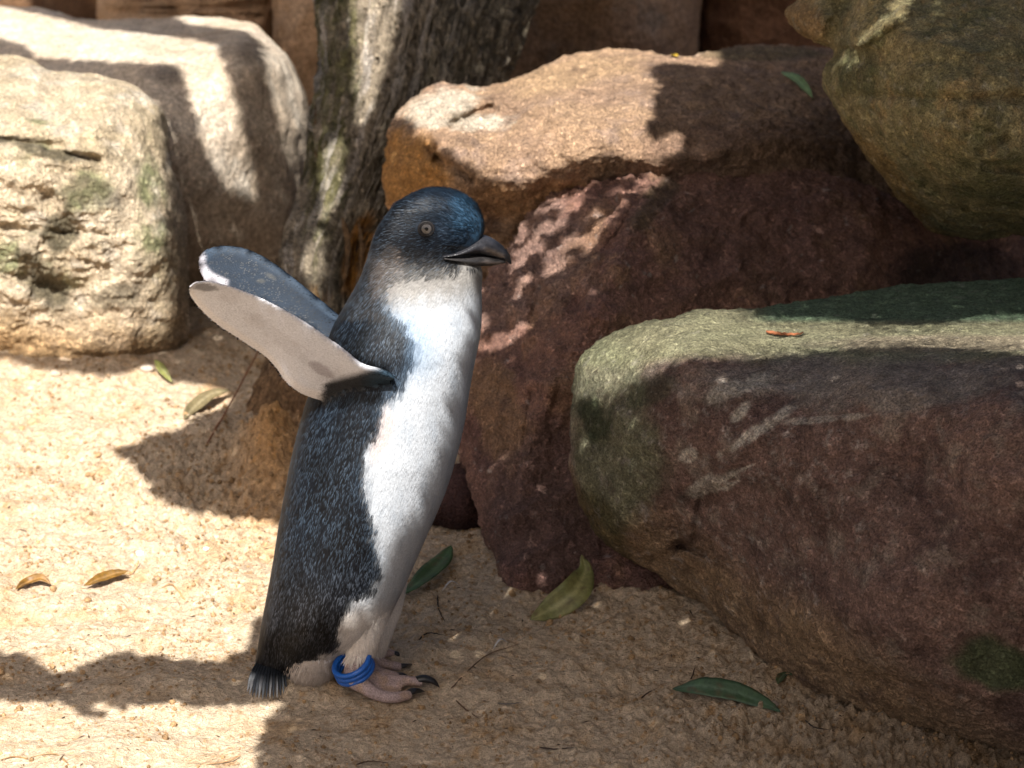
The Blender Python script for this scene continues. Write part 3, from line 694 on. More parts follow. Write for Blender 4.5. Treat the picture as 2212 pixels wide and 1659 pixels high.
# ================================================================ TREE TRUNK
def trunk():
    tab = np.array([(-420,700,1420,2.62),(-200,694,1260,2.56),(-100,692,1190,2.53),(0,693,1146,2.50),(50,697,1123,2.49),(117,699,1109,2.475),(167,696,1086,2.46),(207,686,1065,2.45),(300,679,1010,2.43),(350,676,980,2.42),(450,653,920,2.39),(500,633,890,2.375),(553,626,878,2.36),(640,628,870,2.34),(720,610,870,2.32),(800,580,868,2.30),(860,552,866,2.285),(930,540,862,2.27),(1000,532,862,2.26),(1090,520,866,2.25)], float)
    m, n = 460, 420
    y = np.linspace(tab[0, 0], tab[-1, 0], m)
    L = np.interp(y, tab[:, 0], tab[:, 1]); R = np.interp(y, tab[:, 0], tab[:, 2]); D = np.interp(y, tab[:, 0], tab[:, 3])
    k = np.ones(15) / 15
    pad = lambda a: np.convolve(np.pad(a, 7, mode='edge'), k, mode='valid')
    L, R, D = pad(L), pad(R), pad(D)
    cx = (L + R) / 2; hw = (R - L) / 2
    a = np.linspace(0, 2 * np.pi, n, endpoint=False)
    cen = P(cx, y, D + hw / F * D * 0.9)
    rad = hw / F * (D + hw / F * D)
    rings = cen[:, None, :] + rad[:, None, None] * np.stack([np.cos(a)[None] * np.ones((m, 1)), 0.9 * np.sin(a)[None] * np.ones((m, 1)), 0 * a[None] * np.ones((m, 1))], -1)
    sv = np.broadcast_to((y / 300.0)[:, None], (m, n))
    q = np.stack([np.cos(a)[None] * 2.2 + sv * 0.25, np.sin(a)[None] * 2.2 + 0 * sv, sv * 0.8], -1).reshape(-1, 3)
    rid = fbm(q * [1, 1, 0.5], 3.0, 4, 0.6, ridged=True)
    big = fbm(q, 1.0, 2, off=4.0)
    fine = fbm(q * [1, 1, 0.35], 14.0, 3, 0.6)
    crk = fbm(q * [1.6, 1.6, 0.22], 9.0, 3, 0.6, ridged=True, off=3.3)
    d = 0.006 * big + 0.009 * rid + 0.0034 * fine - 0.008 * sstep(.42, .8, crk)
    cenr = np.repeat(cen, n, 0); V = rings.reshape(-1, 3); out = V - cenr; out /= np.linalg.norm(out, axis=1)[:, None]
    px, py = proj(V)
    hol = blob(px, py, 775, 560, 40, 100, 12, V, .5) * (out[:, 1] < 0)
    d = d - 0.014 * hol
    V = V + out * d[:, None]
    px, py = proj(V)
    c = np.tile([0.40, 0.325, 0.235], (len(V), 1))
    c = mixc(c, [0.10, 0.08, 0.05], sstep(-0.15, 0.35, -rid + 0.35 * fine))
    c = mixc(c, [0.06, 0.045, 0.03], sstep(.5, .85, crk) * .8)
    c = mixc(c, [0.13, 0.125, 0.035], sstep(0.25, 0.95, 1.3 * fbm(q * [1, 1, .6], 4.2, 5, .7, off=19) + 0.75 * blob(px, py, 718, 180, 70, 420, 4, V, .5)) * 0.85)
    c = mixc(c, [0.66, 0.59, 0.52], sstep(0.0, 0.4, fbm(q * [1, 1, .4], 4.2, 4, .6, off=29)) * 0.7)
    c = mixc(c, [0.09, 0.08, 0.05], sstep(830, 1020, px + 0.45 * py + 60 * big) * 0.65)  # right half darkened to imitate its turning away from the sun
    c = mixc(c, [0.50, 0.22, 0.04], np.maximum(hol, blob(px, py, 650, 700, 80, 90, 0, V, .8) * 0.6) * sstep(-.6, .1, fine + big) * 1.0)
    c = mixc(c, [0.44, 0.25, 0.12], sstep(680, 840, py) * 0.85)
    c = mixc(c, [0.12, 0.05, 0.03], sstep(680, 840, py) * sstep(.1, .5, fbm(q * [1, 1, .5], 6, 3, off=77)) * .8)
    c = mixc(c, [0.02, 0.015, 0.01], hol * sstep(0.1, 0.5, fbm(q * [1, 1, .3], 9, 3, off=2)) * 0.9)
    org = np.array(P(720, 1040, 2.35)); org[2] = 0
    t = empty('tree', tuple(org), 'old mossy tree trunk with peeling bark leaning up behind the penguin', 'tree')
    v = np.vstack([V, rings[0].mean(0)[None]]); f = grid_faces(n, m, True)
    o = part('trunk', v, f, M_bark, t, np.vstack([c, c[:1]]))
    # loose bark strips
    for (pts, w) in [([(690,205),(686,240),(683,290),(684,340)], 7), ([(828,470),(818,520),(808,580),(790,640)], 6), ([(640,600),(655,660),(672,710)], 6), ([(740,470),(752,530),(748,600)], 7), ([(775,480),(782,540),(772,620),(760,660)], 6)]:
        pp = catmull(pts, 16); dep = np.interp(pp[:, 1], tab[:, 0], tab[:, 3])
        hwx = np.interp(pp[:, 1], tab[:, 0], (tab[:, 2] - tab[:, 1]) / 2); cxx = np.interp(pp[:, 1], tab[:, 0], (tab[:, 2] + tab[:, 1]) / 2)
        off = np.sqrt(np.clip(1 - ((pp[:, 0] - cxx) / hwx) ** 2, 0, 1))
        path = P(pp[:, 0], pp[:, 1], dep + hwx / F * dep * 0.9 * (1 - off) - 0.004)
        vv, ff = frame_tube(path, np.interp(np.linspace(0, 1, 16), [0, .2, .8, 1], [.3, 1, 1, .2]) * w * .00037, 7, 0.4, up=(0, 1, 0))
        vv = vv + 0.0012 * np.stack([fbm(vv, 150, 2, off=i * 5.) for i in range(3)], 1)
        part('bark_strip', vv, ff, M_bark, t, np.tile([0.22, 0.13, 0.06], (len(vv), 1)) * (1 + 0.5 * fbm(vv, 90, 2)[:, None]))
    ROCKS['tree'] = o
trunk()

# ================================================================ PENGUIN
YB = 1.676                                  # plane through the bird's axis
tab = np.array([(409,925,965,.7),(413,905,985,.68),(420,889,1000,.65),(440,860,1026,.62),(470,832,1042,.60),(505,813,1044,.60),(520,809,1036,.60),(535,804,1026,.60),(552,799,1023,.62),(566,795,1031,.66),(578,792,1039,.68),(610,779,1037,.75),(650,757,1037,.80),(690,733,1037,.84),(720,718,1034,.87),(760,706,1027,.90),(800,693,1019,.92),(850,672,1011,.92),(900,655,1004,.92),(950,641,994,.93),(1000,629,981,.93),(1050,619,966,.94),(1100,609,946,.95),(1150,600,924,.95),(1200,592,903,.95),(1250,583,882,.93),(1300,573,858,.88),(1340,565,838,.80),(1370,560,800,.76),(1400,556,758,.72),(1430,550,705,.66),(1455,550,655,.55),(1478,556,632,.4)], float)
def axisY(cx): return YB - 0.10 * (cx - 720) * 0.000301
def body_piece():
    m, n = 150, 72
    y = np.concatenate([np.linspace(409, 440, 16)[:-1], np.linspace(440, 1478, m - 15)])
    g = lambda k: np.interp(y, tab[:, 0], tab[:, k])
    sm = lambda a: np.convolve(np.pad(a, 3, mode='edge'), np.ones(7) / 7, mode='valid')
    L, R, q = sm(g(1)), np.convolve(np.pad(g(2), 2, mode='edge'), np.ones(5) / 5, mode='valid'), g(3)
    cx = (L + R) / 2; hw = (R - L) / 2
    Yc = axisY(cx)
    cen = W(cx, y, Yc)
    rad = hw / F * 1.80
    a = np.linspace(0, 2 * np.pi, n, endpoint=False)
    e = 0.93
    ca_, sa_ = np.cos(a), np.sin(a)
    sx = np.sign(ca_) * np.abs(ca_) ** e; sy = np.sign(sa_) * np.abs(sa_) ** e
    rings = cen[:, None, :] + np.stack([rad[:, None] * sx[None], (rad * q)[:, None] * sy[None], np.zeros((len(y), n))], -1)
    return loft(rings)
def flipper(top, bot, Yroot, Ytip, tilt, thick, n=60):
    T = catmull(top, n); B = catmull(bot, n)
    s = np.linspace(0, 1, n)
    Yc = Yroot + (Ytip - Yroot) * s
    PT = W(T[:, 0], T[:, 1], Yc - tilt / 2 * (1 - 0.3 * s)); PB = W(B[:, 0], B[:, 1], Yc + tilt / 2 * (1 - 0.3 * s))
    th = np.interp(s, [0, .05, .25, .6, 1], [thick * .5, thick * 1.4, thick, thick * .6, thick * .35])
    k = 28; a = np.linspace(0, 2 * np.pi, k, endpoint=False)
    mid = (PT + PB) / 2; half = (PT - PB) / 2
    tl = np.gradient(mid, axis=0); nn = np.cross(tl, half); nn /= np.linalg.norm(nn, axis=1)[:, None]
    rings = mid[:, None, :] + half[:, None, :] * np.cos(a)[None, :, None] + (nn * th[:, None])[:, None, :] * (np.sign(np.sin(a)) * np.abs(np.sin(a)) ** 0.6)[None, :, None]
    v, f = loft(rings)
    return v, f
near_top = [(852,818),(842,808),(820,799),(790,790),(775,782),(740,752),(700,722),(650,688),(600,660),(540,632),(480,612),(440,606),(418,610),(409,620)]
near_bot = [(854,822),(848,836),(826,854),(790,868),(745,868),(700,866),(650,850),(618,825),(596,795),(570,768),(520,735),(465,698),(428,662),(409,634)]
far_top = [(790,730),(740,690),(715,666),(680,636),(640,603),(600,572),(560,547),(520,532),(475,529),(445,538),(430,556)]
far_bot = [(800,800),(750,770),(700,745),(650,722),(600,698),(550,672),(505,650),(470,630),(445,612),(432,592),(428,575)]
def ell(c, r, ax=(0, 0, 1), n=24, m=14):
    th = np.linspace(0.05, np.pi - 0.05, m); a = np.linspace(0, 2 * np.pi, n, endpoint=False)
    rg = np.array(c)[None, None] + np.stack([np.sin(th)[:, None] * np.cos(a)[None] * r[0], np.sin(th)[:, None] * np.sin(a)[None] * r[1], np.cos(th)[:, None] * np.ones((1, n)) * r[2]], -1)
    return loft(rg)
pieces = []
def add(pid, vf): pieces.append((pid, vf[0], vf[1]))
add('body', body_piece())
add('near', flipper(near_top, near_bot, YB - 0.036, YB - 0.078, 0.042, 0.0027))
add('far', flipper(far_top, far_bot, YB + 0.045, YB + 0.085, -0.022, 0.0038))
YN, YFAR = 1.655, 1.697
def leg(cx, Yl, tone):
    pts = [(cx + 22, 1210, 52), (cx + 18, 1290, 50), (cx + 8, 1350, 44), (cx + 0, 1392, 35), (cx - 6, 1412, 27)]
    pp = catmull([p[:2] for p in pts], 16); rr = np.interp(np.linspace(0, 1, 16), np.linspace(0, 1, 5), [p[2] for p in pts])
    return frame_tube(W(pp[:, 0], pp[:, 1], np.full(16, Yl) + np.linspace(.006, 0, 16)), rr * 0.000296, 20, 1.0, up=(0, 1, 0))
add('thigh', leg(783, YN + 0.004, 0)); add('thigh', leg(806, YFAR - 0.004, 0))
add('rump', ell(W(672, 1425, YB - 0.006), (0.017, 0.016, 0.016)))
# shanks and toes
def toe(pts, r, Z0):
    pp = catmull(pts, 22)
    w = []
    for (x, y, lift) in pp:
        q_ = on_flat(x, y, lift); w.append(q_)
    rad = 0.88 * np.interp(np.linspace(0, 1, 22), np.linspace(0, 1, len(r)), r) * (1 + 0.03 * np.sin(np.arange(22) * 2.1))
    return frame_tube(np.array(w), rad, 14, 0.85)
def on_flat(x, y, z): return G(x, y, z)
FZ = 0.0
near_ank = (766, 1470, 0.016)
toes_n = [([(766,1462,.016),(800,1462,.013),(845,1468,.0085),(890,1471,.0058),(912,1474,.0042)], [.0075,.0062,.0050,.0046,.0040]),
          ([(760,1466,.016),(785,1482,.012),(815,1500,.0075),(850,1507,.0050),(886,1500,.0036)], [.0078,.0064,.0054,.0050,.0042]),
          ([(766,1455,.016),(800,1450,.012),(835,1455,.008),(862,1462,.005)], [.006,.005,.0042,.0034])]
toes_f = [([(800,1420,.012),(825,1432,.008),(850,1438,.0055),(868,1441,.004)], [.0055,.0050,.0044,.0036]),
          ([(800,1412,.012),(825,1412,.008),(845,1411,.005),(855,1414,.004)], [.0050,.0044,.0038,.0030]),
          ([(795,1428,.012),(812,1445,.008),(830,1456,.005),(838,1460,.004)], [.0055,.0048,.0042,.0034])]
for pts, r in toes_n + toes_f: add('foot', toe(pts, r, 0))
add('foot', frame_tube(np.array([W(779, 1388, YN + .005), W(774, 1420, YN + .001), G(768, 1462, .015), G(755, 1478, .011)]), [.0050, .0078, .0085, .006], 14, 1.0, up=(0, 1, 0)))
add('foot', frame_tube(np.array([W(800, 1375, YFAR), W(798, 1400, YFAR), G(797, 1425, .010)]), [.008, .0075, .007], 14, 1.0, up=(0, 1, 0)))
# web between toes
def web(a, b, n=10):
    pa = np.array([G(*p) for p in catmull(a, n)]); pb = np.array([G(*p) for p in catmull(b, n)])
    vs = []; fs = []
    rg = []
    for i in range(n):
        m_ = 8; s = np.linspace(0, 1, m_)[:, None]; l = pa[i] * (1 - s) + pb[i] * s
        rg.append(np.vstack([l + [0, 0, .0012], l[::-1] - [0, 0, .0012]]))
    return loft(np.array(rg))
add('foot', web([(775,1465,.012),(830,1468,.007),(875,1474,.0035)], [(775,1476,.011),(820,1500,.006),(862,1504,.003)]))
V_all, F_all, src, ids = [], [], [], []
names = ['body', 'near', 'far', 'thigh', 'rump', 'foot']
off = 0
for pid, v, f in pieces:
    V_all.append(v); F_all += [tuple(int(i) + off for i in q) for q in f]; off += len(v)
    ids += [names.index(pid)] * len(v)
V_all = np.vstack(V_all)
tmp_me = mesh_np('tmp', V_all, F_all, None)
tmp = link('tmp', tmp_me)
import bmesh
bm = bmesh.new(); bm.from_mesh(tmp_me); bmesh.ops.recalc_face_normals(bm, faces=bm.faces); bm.to_mesh(tmp_me); bm.free()
md = tmp.modifiers.new('r', 'REMESH'); md.mode = 'VOXEL'; md.voxel_size = 0.00105
md2 = tmp.modifiers.new('s', 'SMOOTH'); md2.factor = 0.6; md2.iterations = 10
dg = bpy.context.evaluated_depsgraph_get()
pm = bpy.data.meshes.new_from_object(tmp.evaluated_get(dg)); pm.name = 'body'
bpy.data.objects.remove(tmp)
nv = len(pm.vertices)
co = np.zeros(nv * 3, np.float32); pm.vertices.foreach_get('co', co); co = co.reshape(-1, 3).astype(float)
no = np.zeros(nv * 3, np.float32); pm.vertices.foreach_get('normal', no); no = no.reshape(-1, 3).astype(float)
kd = KDTree(len(V_all))
for i, p in enumerate(V_all): kd.insert(p, i)
kd.balance()
ids = np.array(ids)
pid = ids[np.array([kd.find(p)[1] for p in co])]

white_poly = [(1070,573),(1035,575),(1000,577),(949,583),(895,590),(855,600),(842,625),(852,655),(878,690),(902,725),(902,765),(888,805),(868,835),(830,868),(826,900),(800,960),(792,1000),(799,1060),(806,1120),(820,1180),(826,1240),(803,1270),(762,1290),(745,1330),(735,1400),(640,1440),(640,1560),(900,1560),(1250,1200),(1250,564)]
body_cx = lambda y: np.interp(y, tab[:, 0], (tab[:, 1] + tab[:, 2]) / 2)
PSI = math.radians(20)
def mirrored_px(p):
    """project a body point; far-side points are reflected to the near side of the bird's own symmetry plane"""
    px, py = proj(p)
    cx = body_cx(py); c = W(cx, py, axisY(cx))
    d = p - c
    n = np.array([-math.sin(PSI), -math.cos(PSI), 0])      # points to the near side
    h = d @ n
    q = p - 2 * np.minimum(h, 0)[:, None] * n
    return proj(q)
def plumage(p, nrm, pid, feather=False):
    n = len(p)
    px, py = mirrored_px(p); rx, ry = proj(p)
    nz1 = fbm(p, 90, 3, .6, off=3.0); nz2 = fbm(p, 300, 2, off=8.0)
    navy = np.tile([0.0055, 0.0100, 0.0180], (n, 1))
    dark = np.array([0.004, 0.0052, 0.008])
    c = mixc(navy, dark, sstep(-.3, .3, fbm(p, 25, 3, off=12.)))
    # brownish black towards the lower back
    c = mixc(c, [0.012, 0.011, 0.0115], sstep(1000, 1350, py) * 0.6)
    # crown bluer; forehead patch lightened to imitate sheen from the sun
    crown = blob(px, py, 985, 465, 90, 60, 30) ; c = mixc(c, [0.006, 0.015, 0.030], crown * 0.75)
    c = mixc(c, [0.022, 0.058, 0.105], blob(px, py, 1015, 470, 45, 55, -20, p, .8, 120) * 0.8)
    # face brownish grey
    face = sstep(525, 575, py + 0.15 * (940 - px) + 14 * nz1) * (py < 680)
    c = mixc(c, [0.036, 0.034, 0.033], face * 0.7)
    ear = blob(px, py, 845, 590, 45, 55, 20, p, .5, 90)
    c = mixc(c, [0.13, 0.105, 0.09], ear * 0.6)
    sd = sdist(white_poly, px, py) + 16 * nz1 + 6 * nz2 + 14 * fbm(p * [2.2, 2.2, .5], 150, 3, .7, off=31.)
    blue = sstep(-34, 8, sd) * sstep(600, 680, py) * sstep(1300, 1200, py)
    c = mixc(c, [0.08, 0.13, 0.20], blue * sstep(900, 780, py) * 0.75 + blue * 0.15)
    c = mixc(c, [0.008, 0.008, 0.009], np.maximum(blob(px, py, 985, 534, 45, 5, 8), blob(px, py, 1020, 556, 34, 5, 20) * .6) * 0.8)
    soft = 1 + 1.6 * sstep(680, 600, py) * sstep(1010, 930, px)
    w = sstep(-12 * soft, 16 * soft, sd)
    wc = np.tile([0.43, 0.46, 0.50], (n, 1))
    wc = mixc(wc, [0.27, 0.315, 0.37], sstep(-.1, .5, fbm(p * [1.6, 1.6, .5], 60, 3, .6, off=7.)) * 0.45)
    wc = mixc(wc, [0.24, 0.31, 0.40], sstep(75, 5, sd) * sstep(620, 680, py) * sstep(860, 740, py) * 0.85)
    wc = mixc(wc, [0.215, 0.20, 0.18], sstep(-38, 38, 22 * nz1 + 640 - 0.18 * (px - 950) - py) * 0.9)  # chin greyed to imitate the shadow of the head
    wc = mixc(wc, [0.45, 0.38, 0.36], blob(px, py, 828, 925, 22, 65, 15, p, .6, 60) * 0.7)
    wc = mixc(wc, [0.72, 0.63, 0.54], sstep(1270, 1340, py) * 0.6)
    c = mixc(c, wc, w)
    # flippers: dark above, pale beneath
    isn = pid == 1; isf = pid == 2
    # near flipper: camera side is the underside
    under_n = (nrm[:, 1] < 0.15) | (nrm[:, 2] < -0.1)
    pale = np.tile([0.66, 0.67, 0.72], (n, 1))
    edge = -sstep(0, 1, 0 * rx)
    pale = mixc(pale, [0.09, 0.085, 0.09], blob(rx, ry, 444, 621, 30, 9, 5, p, .9, 150) * 0.7)
    pale = mixc(pale, [0.33, 0.30, 0.33], blob(rx, ry, 700, 800, 40, 12, 35, p, .8, 90) * 0.7)
    grey = sstep(0.1, 0.4, fbm(p, 60, 3, off=2.)) * 0.2
    pale = mixc(pale, [0.40, 0.36, 0.36], grey)
    pale = mixc(pale, [0.30, 0.28, 0.29], blob(rx, ry, 620, 745, 170, 14, 38, p, 1.2, 90) * .2)
    pale = mixc(pale, [0.72, 0.68, 0.66], sstep(16, 4, np.abs(ry - np.interp(rx, [q_[0] for q_ in near_bot[::-1]], [q_[1] for q_ in near_bot[::-1]]) + 8)) * .6)
    cn = mixc(navy, pale, under_n.astype(float))
    axil = sstep(-8, 14, rx - np.interp(ry, [780, 800, 830, 870], [790, 745, 700, 690]) + 14 * nz1) * sstep(800, 822, ry + 0.25 * (rx - 760))
    cn = mixc(cn, [0.035, 0.037, 0.042], axil)
    cn = mixc(cn, [0.03, 0.06, 0.09], axil * sstep(770, 820, rx) * 0.8)
    c = np.where(isn[:, None], cn, c)
    cf = np.tile([0.007, 0.0145, 0.027], (n, 1)) * (1 + 0.4 * fbm(p * [1, 1, 3], 90, 3, .6)[:, None])
    cf = mixc(cf, [0.06, 0.085, 0.12], sstep(26, 0, sdist(far_poly, rx, ry)) * (ry < np.interp(rx, [430, 560, 720], [560, 590, 690])) * 0.6)  # upper edge lightened in colour to imitate its sheen
    cf = mixc(cf, [0.34, 0.33, 0.36], 0.85 * sstep(0, 14, np.interp(ry, [530, 545, 570, 590, 605, 640], [432, 440, 448, 466, 492, 500]) - rx + 8 * nz1 + 4) )
    cf = mixc(cf, [0.08, 0.078, 0.068], np.maximum(blob(rx, ry, 585, 598, 18, 6, 35, p, .9, 160), blob(rx, ry, 563, 607, 10, 4, 0, p, .9, 160)) * 0.4)
    c = np.where(isf[:, None], cf, c)
    c = np.where((pid == 3)[:, None], mixc(np.tile([0.74, 0.70, 0.66], (n, 1)), [0.60, 0.50, 0.40], sstep(1340, 1400, ry) * .5), c)
    thighdark = (pid == 3) & (sd < 0) & (py < 1290)
    c = np.where(thighdark[:, None], np.array([[0.022, 0.03, 0.045]]), c)
    c = np.where((pid == 4)[:, None], mixc(np.tile([0.40, 0.34, 0.29], (n, 1)), [0.008, 0.009, 0.011], sstep(1432, 1405, ry - 0.25 * (665 - rx) + 16 * nz1)), c)
    ft = mixc(np.tile([0.40, 0.30, 0.285], (n, 1)), [0.44, 0.29, 0.18], sstep(-.1, .4, fbm(p, 120, 3, off=5.)) * .6)
    c = np.where((pid == 5)[:, None], ft, c)
    return c
far_poly = far_top + far_bot[::-1]
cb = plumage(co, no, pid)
for p_ in pm.polygons: pass
pm.polygons.foreach_set('use_smooth', np.ones(len(pm.polygons), bool))
base0 = G(790, 1490)
peng = empty('penguin', (float(base0[0]), float(base0[1]), 0.0), 'little blue penguin with white belly standing on the sand, flippers flung back, blue leg bands', 'penguin')
PO = np.array(peng.location)
pm.vertices.foreach_set('co', (co - PO).astype(np.float32).ravel())
pm.materials.clear(); pm.materials.append(M_plume); pm.materials.append(M_skin)
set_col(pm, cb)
npoly = len(pm.polygons)
ls = np.zeros(npoly, np.int32); pm.polygons.foreach_get('loop_start', ls)
li = np.zeros(len(pm.loops), np.int32); pm.loops.foreach_get('vertex_index', li)
pm.polygons.foreach_set('material_index', (pid[li[ls]] == 5).astype(np.int32))
pm.update()
body = link('body', pm, peng)

# feathers
def tri_sample(n):
    quad = np.stack([li[ls], li[ls + 1], li[ls + 2]], 1)
    lt = np.zeros(npoly, np.int32); pm.polygons.foreach_get('loop_total', lt)
    q4 = lt == 4
    tri = np.vstack([quad, np.stack([li[ls[q4]], li[ls[q4] + 2], li[ls[q4] + 3]], 1)])
    ar = np.linalg.norm(np.cross(co[tri[:, 1]] - co[tri[:, 0]], co[tri[:, 2]] - co[tri[:, 0]]), axis=1)
    t = rng.choice(len(tri), n, p=ar / ar.sum())
    a, b = rng.random(n), rng.random(n); fl = a + b > 1; a[fl] = 1 - a[fl]; b[fl] = 1 - b[fl]
    w = np.stack([1 - a - b, a, b], 1)[..., None]
    p = (co[tri[t]] * w).sum(1); nr = (no[tri[t]] * w).sum(1); nr /= np.linalg.norm(nr, axis=1)[:, None] + 1e-9
    return p, nr, pid[tri[t, 0]]
beak_base = W(1046, 535, YB - 0.01)
def feathers(n):
    p, nr, pd = tri_sample(n)
    k = (pd != 5) & ~((pd == 2) & (rng.random(len(pd)) < .88))
    rx, ry = proj(p)
    k &= ~(np.hypot(rx - 921, ry - 494) < 19) & ~((rx > 1028 - 0.9 * np.clip(ry - 505, 0, 40)) & (ry > 505) & (ry < 574))
    p, nr, pd, rx, ry = p[k], nr[k], pd[k], rx[k], ry[k]; n = len(p)
    d = np.tile([-0.28, 0.0, -1.0], (n, 1))
    away = p - beak_base; away /= np.linalg.norm(away, axis=1)[:, None]
    hm = sstep(700, 600, ry)[:, None]
    d = d * (1 - hm) + (away * 1.0 + np.array([0, 0, -0.35])) * hm
    # flipper flow toward the tip
    fl = (pd == 1) | (pd == 2)
    d[fl] = np.array([-0.80, 0.0, -0.25])
    d[(pd == 3)] = np.array([0.0, 0.0, -1.0])
    d += rng.normal(0, 0.08, (n, 3))
    d -= nr * (d * nr).sum(1)[:, None]; d /= np.linalg.norm(d, axis=1)[:, None] + 1e-9
    b = np.cross(nr, d)
    head = sstep(680, 560, ry)
    L = np.where(fl, 0.0022, 0.0056 - 0.0027 * head) * rng.uniform(0.75, 1.25, n)
    Wd = np.where(fl, 0.0006, 0.0009 - 0.0003 * head) * rng.uniform(0.7, 1.2, n)
    fluffy = (pd >= 3)
    L = np.where(fluffy, 0.0075 * rng.uniform(.6, 1.3, n), L); Wd = np.where(fluffy, 0.0007, Wd)
    c = plumage(p, nr, pd)
    lum = c.mean(1)
    dk = lum < 0.16
    lift = np.where(fluffy, 0.0012, np.where(fl, 0.0001, np.where(dk, 0.0006, 0.00028))) * rng.uniform(0.4, 1.6, n)
    L = np.where(~dk & ~fl & ~fluffy, L * 1.25, L); Wd = np.where(~dk & ~fl, Wd * 0.75, Wd)
    L = np.where(fl & ~dk, L * 0.6, L); L = np.where(dk & ~fl, L * 1.3, L); Wd = np.where(dk & ~fl, Wd * (0.85 - 0.15 * head), Wd)
    br = rng.random(n)
    streak = dk & (br < 0.30) & ~fl
    cs = c.copy()
    back = sstep(1150, 1350, ry)[:, None]
    blue = np.array([0.028, 0.042, 0.060]) * (1 - back) + np.array([0.038, 0.039, 0.044]) * back
    cs[streak] = (c[streak] * 0.5 + blue[streak] * rng.uniform(0.4, 1.15, (streak.sum(), 1)))
    Wd = np.where(streak, Wd * 0.52, Wd); L = np.where(streak, L * 0.75, L); lift = np.where(streak, lift * 1.15 + 0.0002, lift)
    cs[dk & ~fl] *= (1 + 0.9 * fbm(p[dk & ~fl] * [1, 1, .35], 110, 3, .6, off=40.))[:, None]
    cs[dk & ~streak] *= rng.uniform(0.25, 0.8, ((dk & ~streak).sum(), 1))
    cs[~dk] *= rng.uniform(0.86, 1.06, ((~dk).sum(), 1))
    cs[fl & dk] *= rng.uniform(0.88, 1.12, ((fl & dk).sum(), 1))
    o = p - nr * 0.0002
    v = np.stack([o - b * Wd[:, None] * .4, o + b * Wd[:, None] * .4,
                  o + d * (L * .6)[:, None] - b * Wd[:, None] * .5 + nr * (lift * .7 + 0.0002)[:, None],
                  o + d * (L * .6)[:, None] + b * Wd[:, None] * .5 + nr * (lift * .7 + 0.0002)[:, None],
                  o + d * L[:, None] + nr * (lift + .0001)[:, None]], 1).reshape(-1, 3)
    i = np.arange(n)[:, None] * 5
    f = np.vstack([i + [0, 1, 3], i + [0, 3, 2], i + [2, 3, 4]])
    part('feathers', v, f, M_feather, peng, np.repeat(cs, 5, 0), True, kind='stuff')
feathers(210000)

# flipper fringe is covered by feathers; tail feathers one by one
tip = [(534,1494),(539,1500),(545,1504),(552,1507),(559,1508),(567,1510),(575,1510),(583,1508),(591,1510),(599,1507),(606,1503),(613,1498),(619,1490),(627,1478)]
for i, (x, y) in enumerate(tip):
    s = i / (len(tip) - 1)
    a = W(563 + 58 * s, 1418 + 6 * s, YB + 0.001 - 0.006 * math.sin(s * 3.14))
    e = G(x, y, 0.004); 
    pth = catmull([a, (a + e) / 2 + np.array([-0.001, 0, 0.001]), e], 10)
    vv, ff = frame_tube(pth, np.array([.3, .5, .8, 1.0, 1.2, 1.3, 1.3, 1.1, .7, .15]) * 0.0009, 8, 0.3, up=(0.2, 1, 0.1))
    k = np.concatenate([np.repeat(np.linspace(0, 1, 10), 8), [0, 1]])
    cc = mixc(np.tile([0.007, 0.009, 0.012], (len(vv), 1)), [0.34, 0.36, 0.38] if i in (0, 1, 4, 7, 9, 13) else ([0.17, 0.19, 0.21] if i % 2 else [0.07, 0.08, 0.095]), sstep(0.45, 0.85, k))
    part('tail_feather', vv, ff, M_feather, peng, cc)

# beak: upper and lower mandible
YK = YB - 0.0075
def mandible(top, bot, wd, name, colr):
    n = 34
    T = catmull(top, n); B = catmull(bot, n); k = 22; a = np.linspace(0, 2 * np.pi, k, endpoint=False)
    wv = np.interp(np.linspace(0, 1, n), np.linspace(0, 1, len(wd)), wd)
    PT = W(T[:, 0], T[:, 1], np.full(n, YK)); PB = W(B[:, 0], B[:, 1], np.full(n, YK))
    mid = (PT + PB) / 2; half = (PT - PB) / 2
    sx = np.sign(np.cos(a)) * np.abs(np.cos(a)) ** 1.0
    rg = mid[:, None, :] + half[:, None, :] * sx[None, :, None] + np.array([0, 1, 0])[None, None] * (wv[:, None] * np.sin(a)[None])[..., None]
    v, f = loft(rg)
    px, py = proj(v)
    return part(name, v, f, tint_beak, peng, colr(v, px, py))
tint_beak = tint_mat('beak_horn', 0.33, 0.5, scale=500, bump=0.0006, amp=0.3)
def cu(v, px, py):
    c = np.tile([0.022, 0.022, 0.026], (len(v), 1))
    return mixc(c, [0.11, 0.085, 0.07], blob(px, py, 1068, 546, 24, 5, 22, v, .6, 200) * 0.7)
def cl(v, px, py):
    c = np.tile([0.028, 0.026, 0.026], (len(v), 1))
    c = mixc(c, [0.13, 0.11, 0.10], blob(px, py, 1062, 567, 30, 4, 5, v, .5, 200) * 0.8)
    return mixc(c, [0.02, 0.02, 0.02], sstep(1086, 1096, px))
mandible([(958,533),(984,528),(1012,518),(1034,509),(1056,512),(1080,526),(1095,541),(1102,553),(1105,566)],
         [(960,536),(1000,540),(1030,545),(1055,551),(1075,557),(1090,562),(1098,568),(1103,571)], [.0200,.0186,.0168,.0135,.0098,.0072,.0050,.0030,.0008], 'upper_beak', cu)
mandible([(960,536),(1000,539),(1030,544),(1055,550),(1075,556),(1088,561),(1093,565)],
         [(962,541),(998,556),(1026,570),(1050,573),(1070,572),(1085,569),(1093,568)], [.0200,.0182,.0150,.0105,.0068,.0040,.001], 'lower_beak', cl)

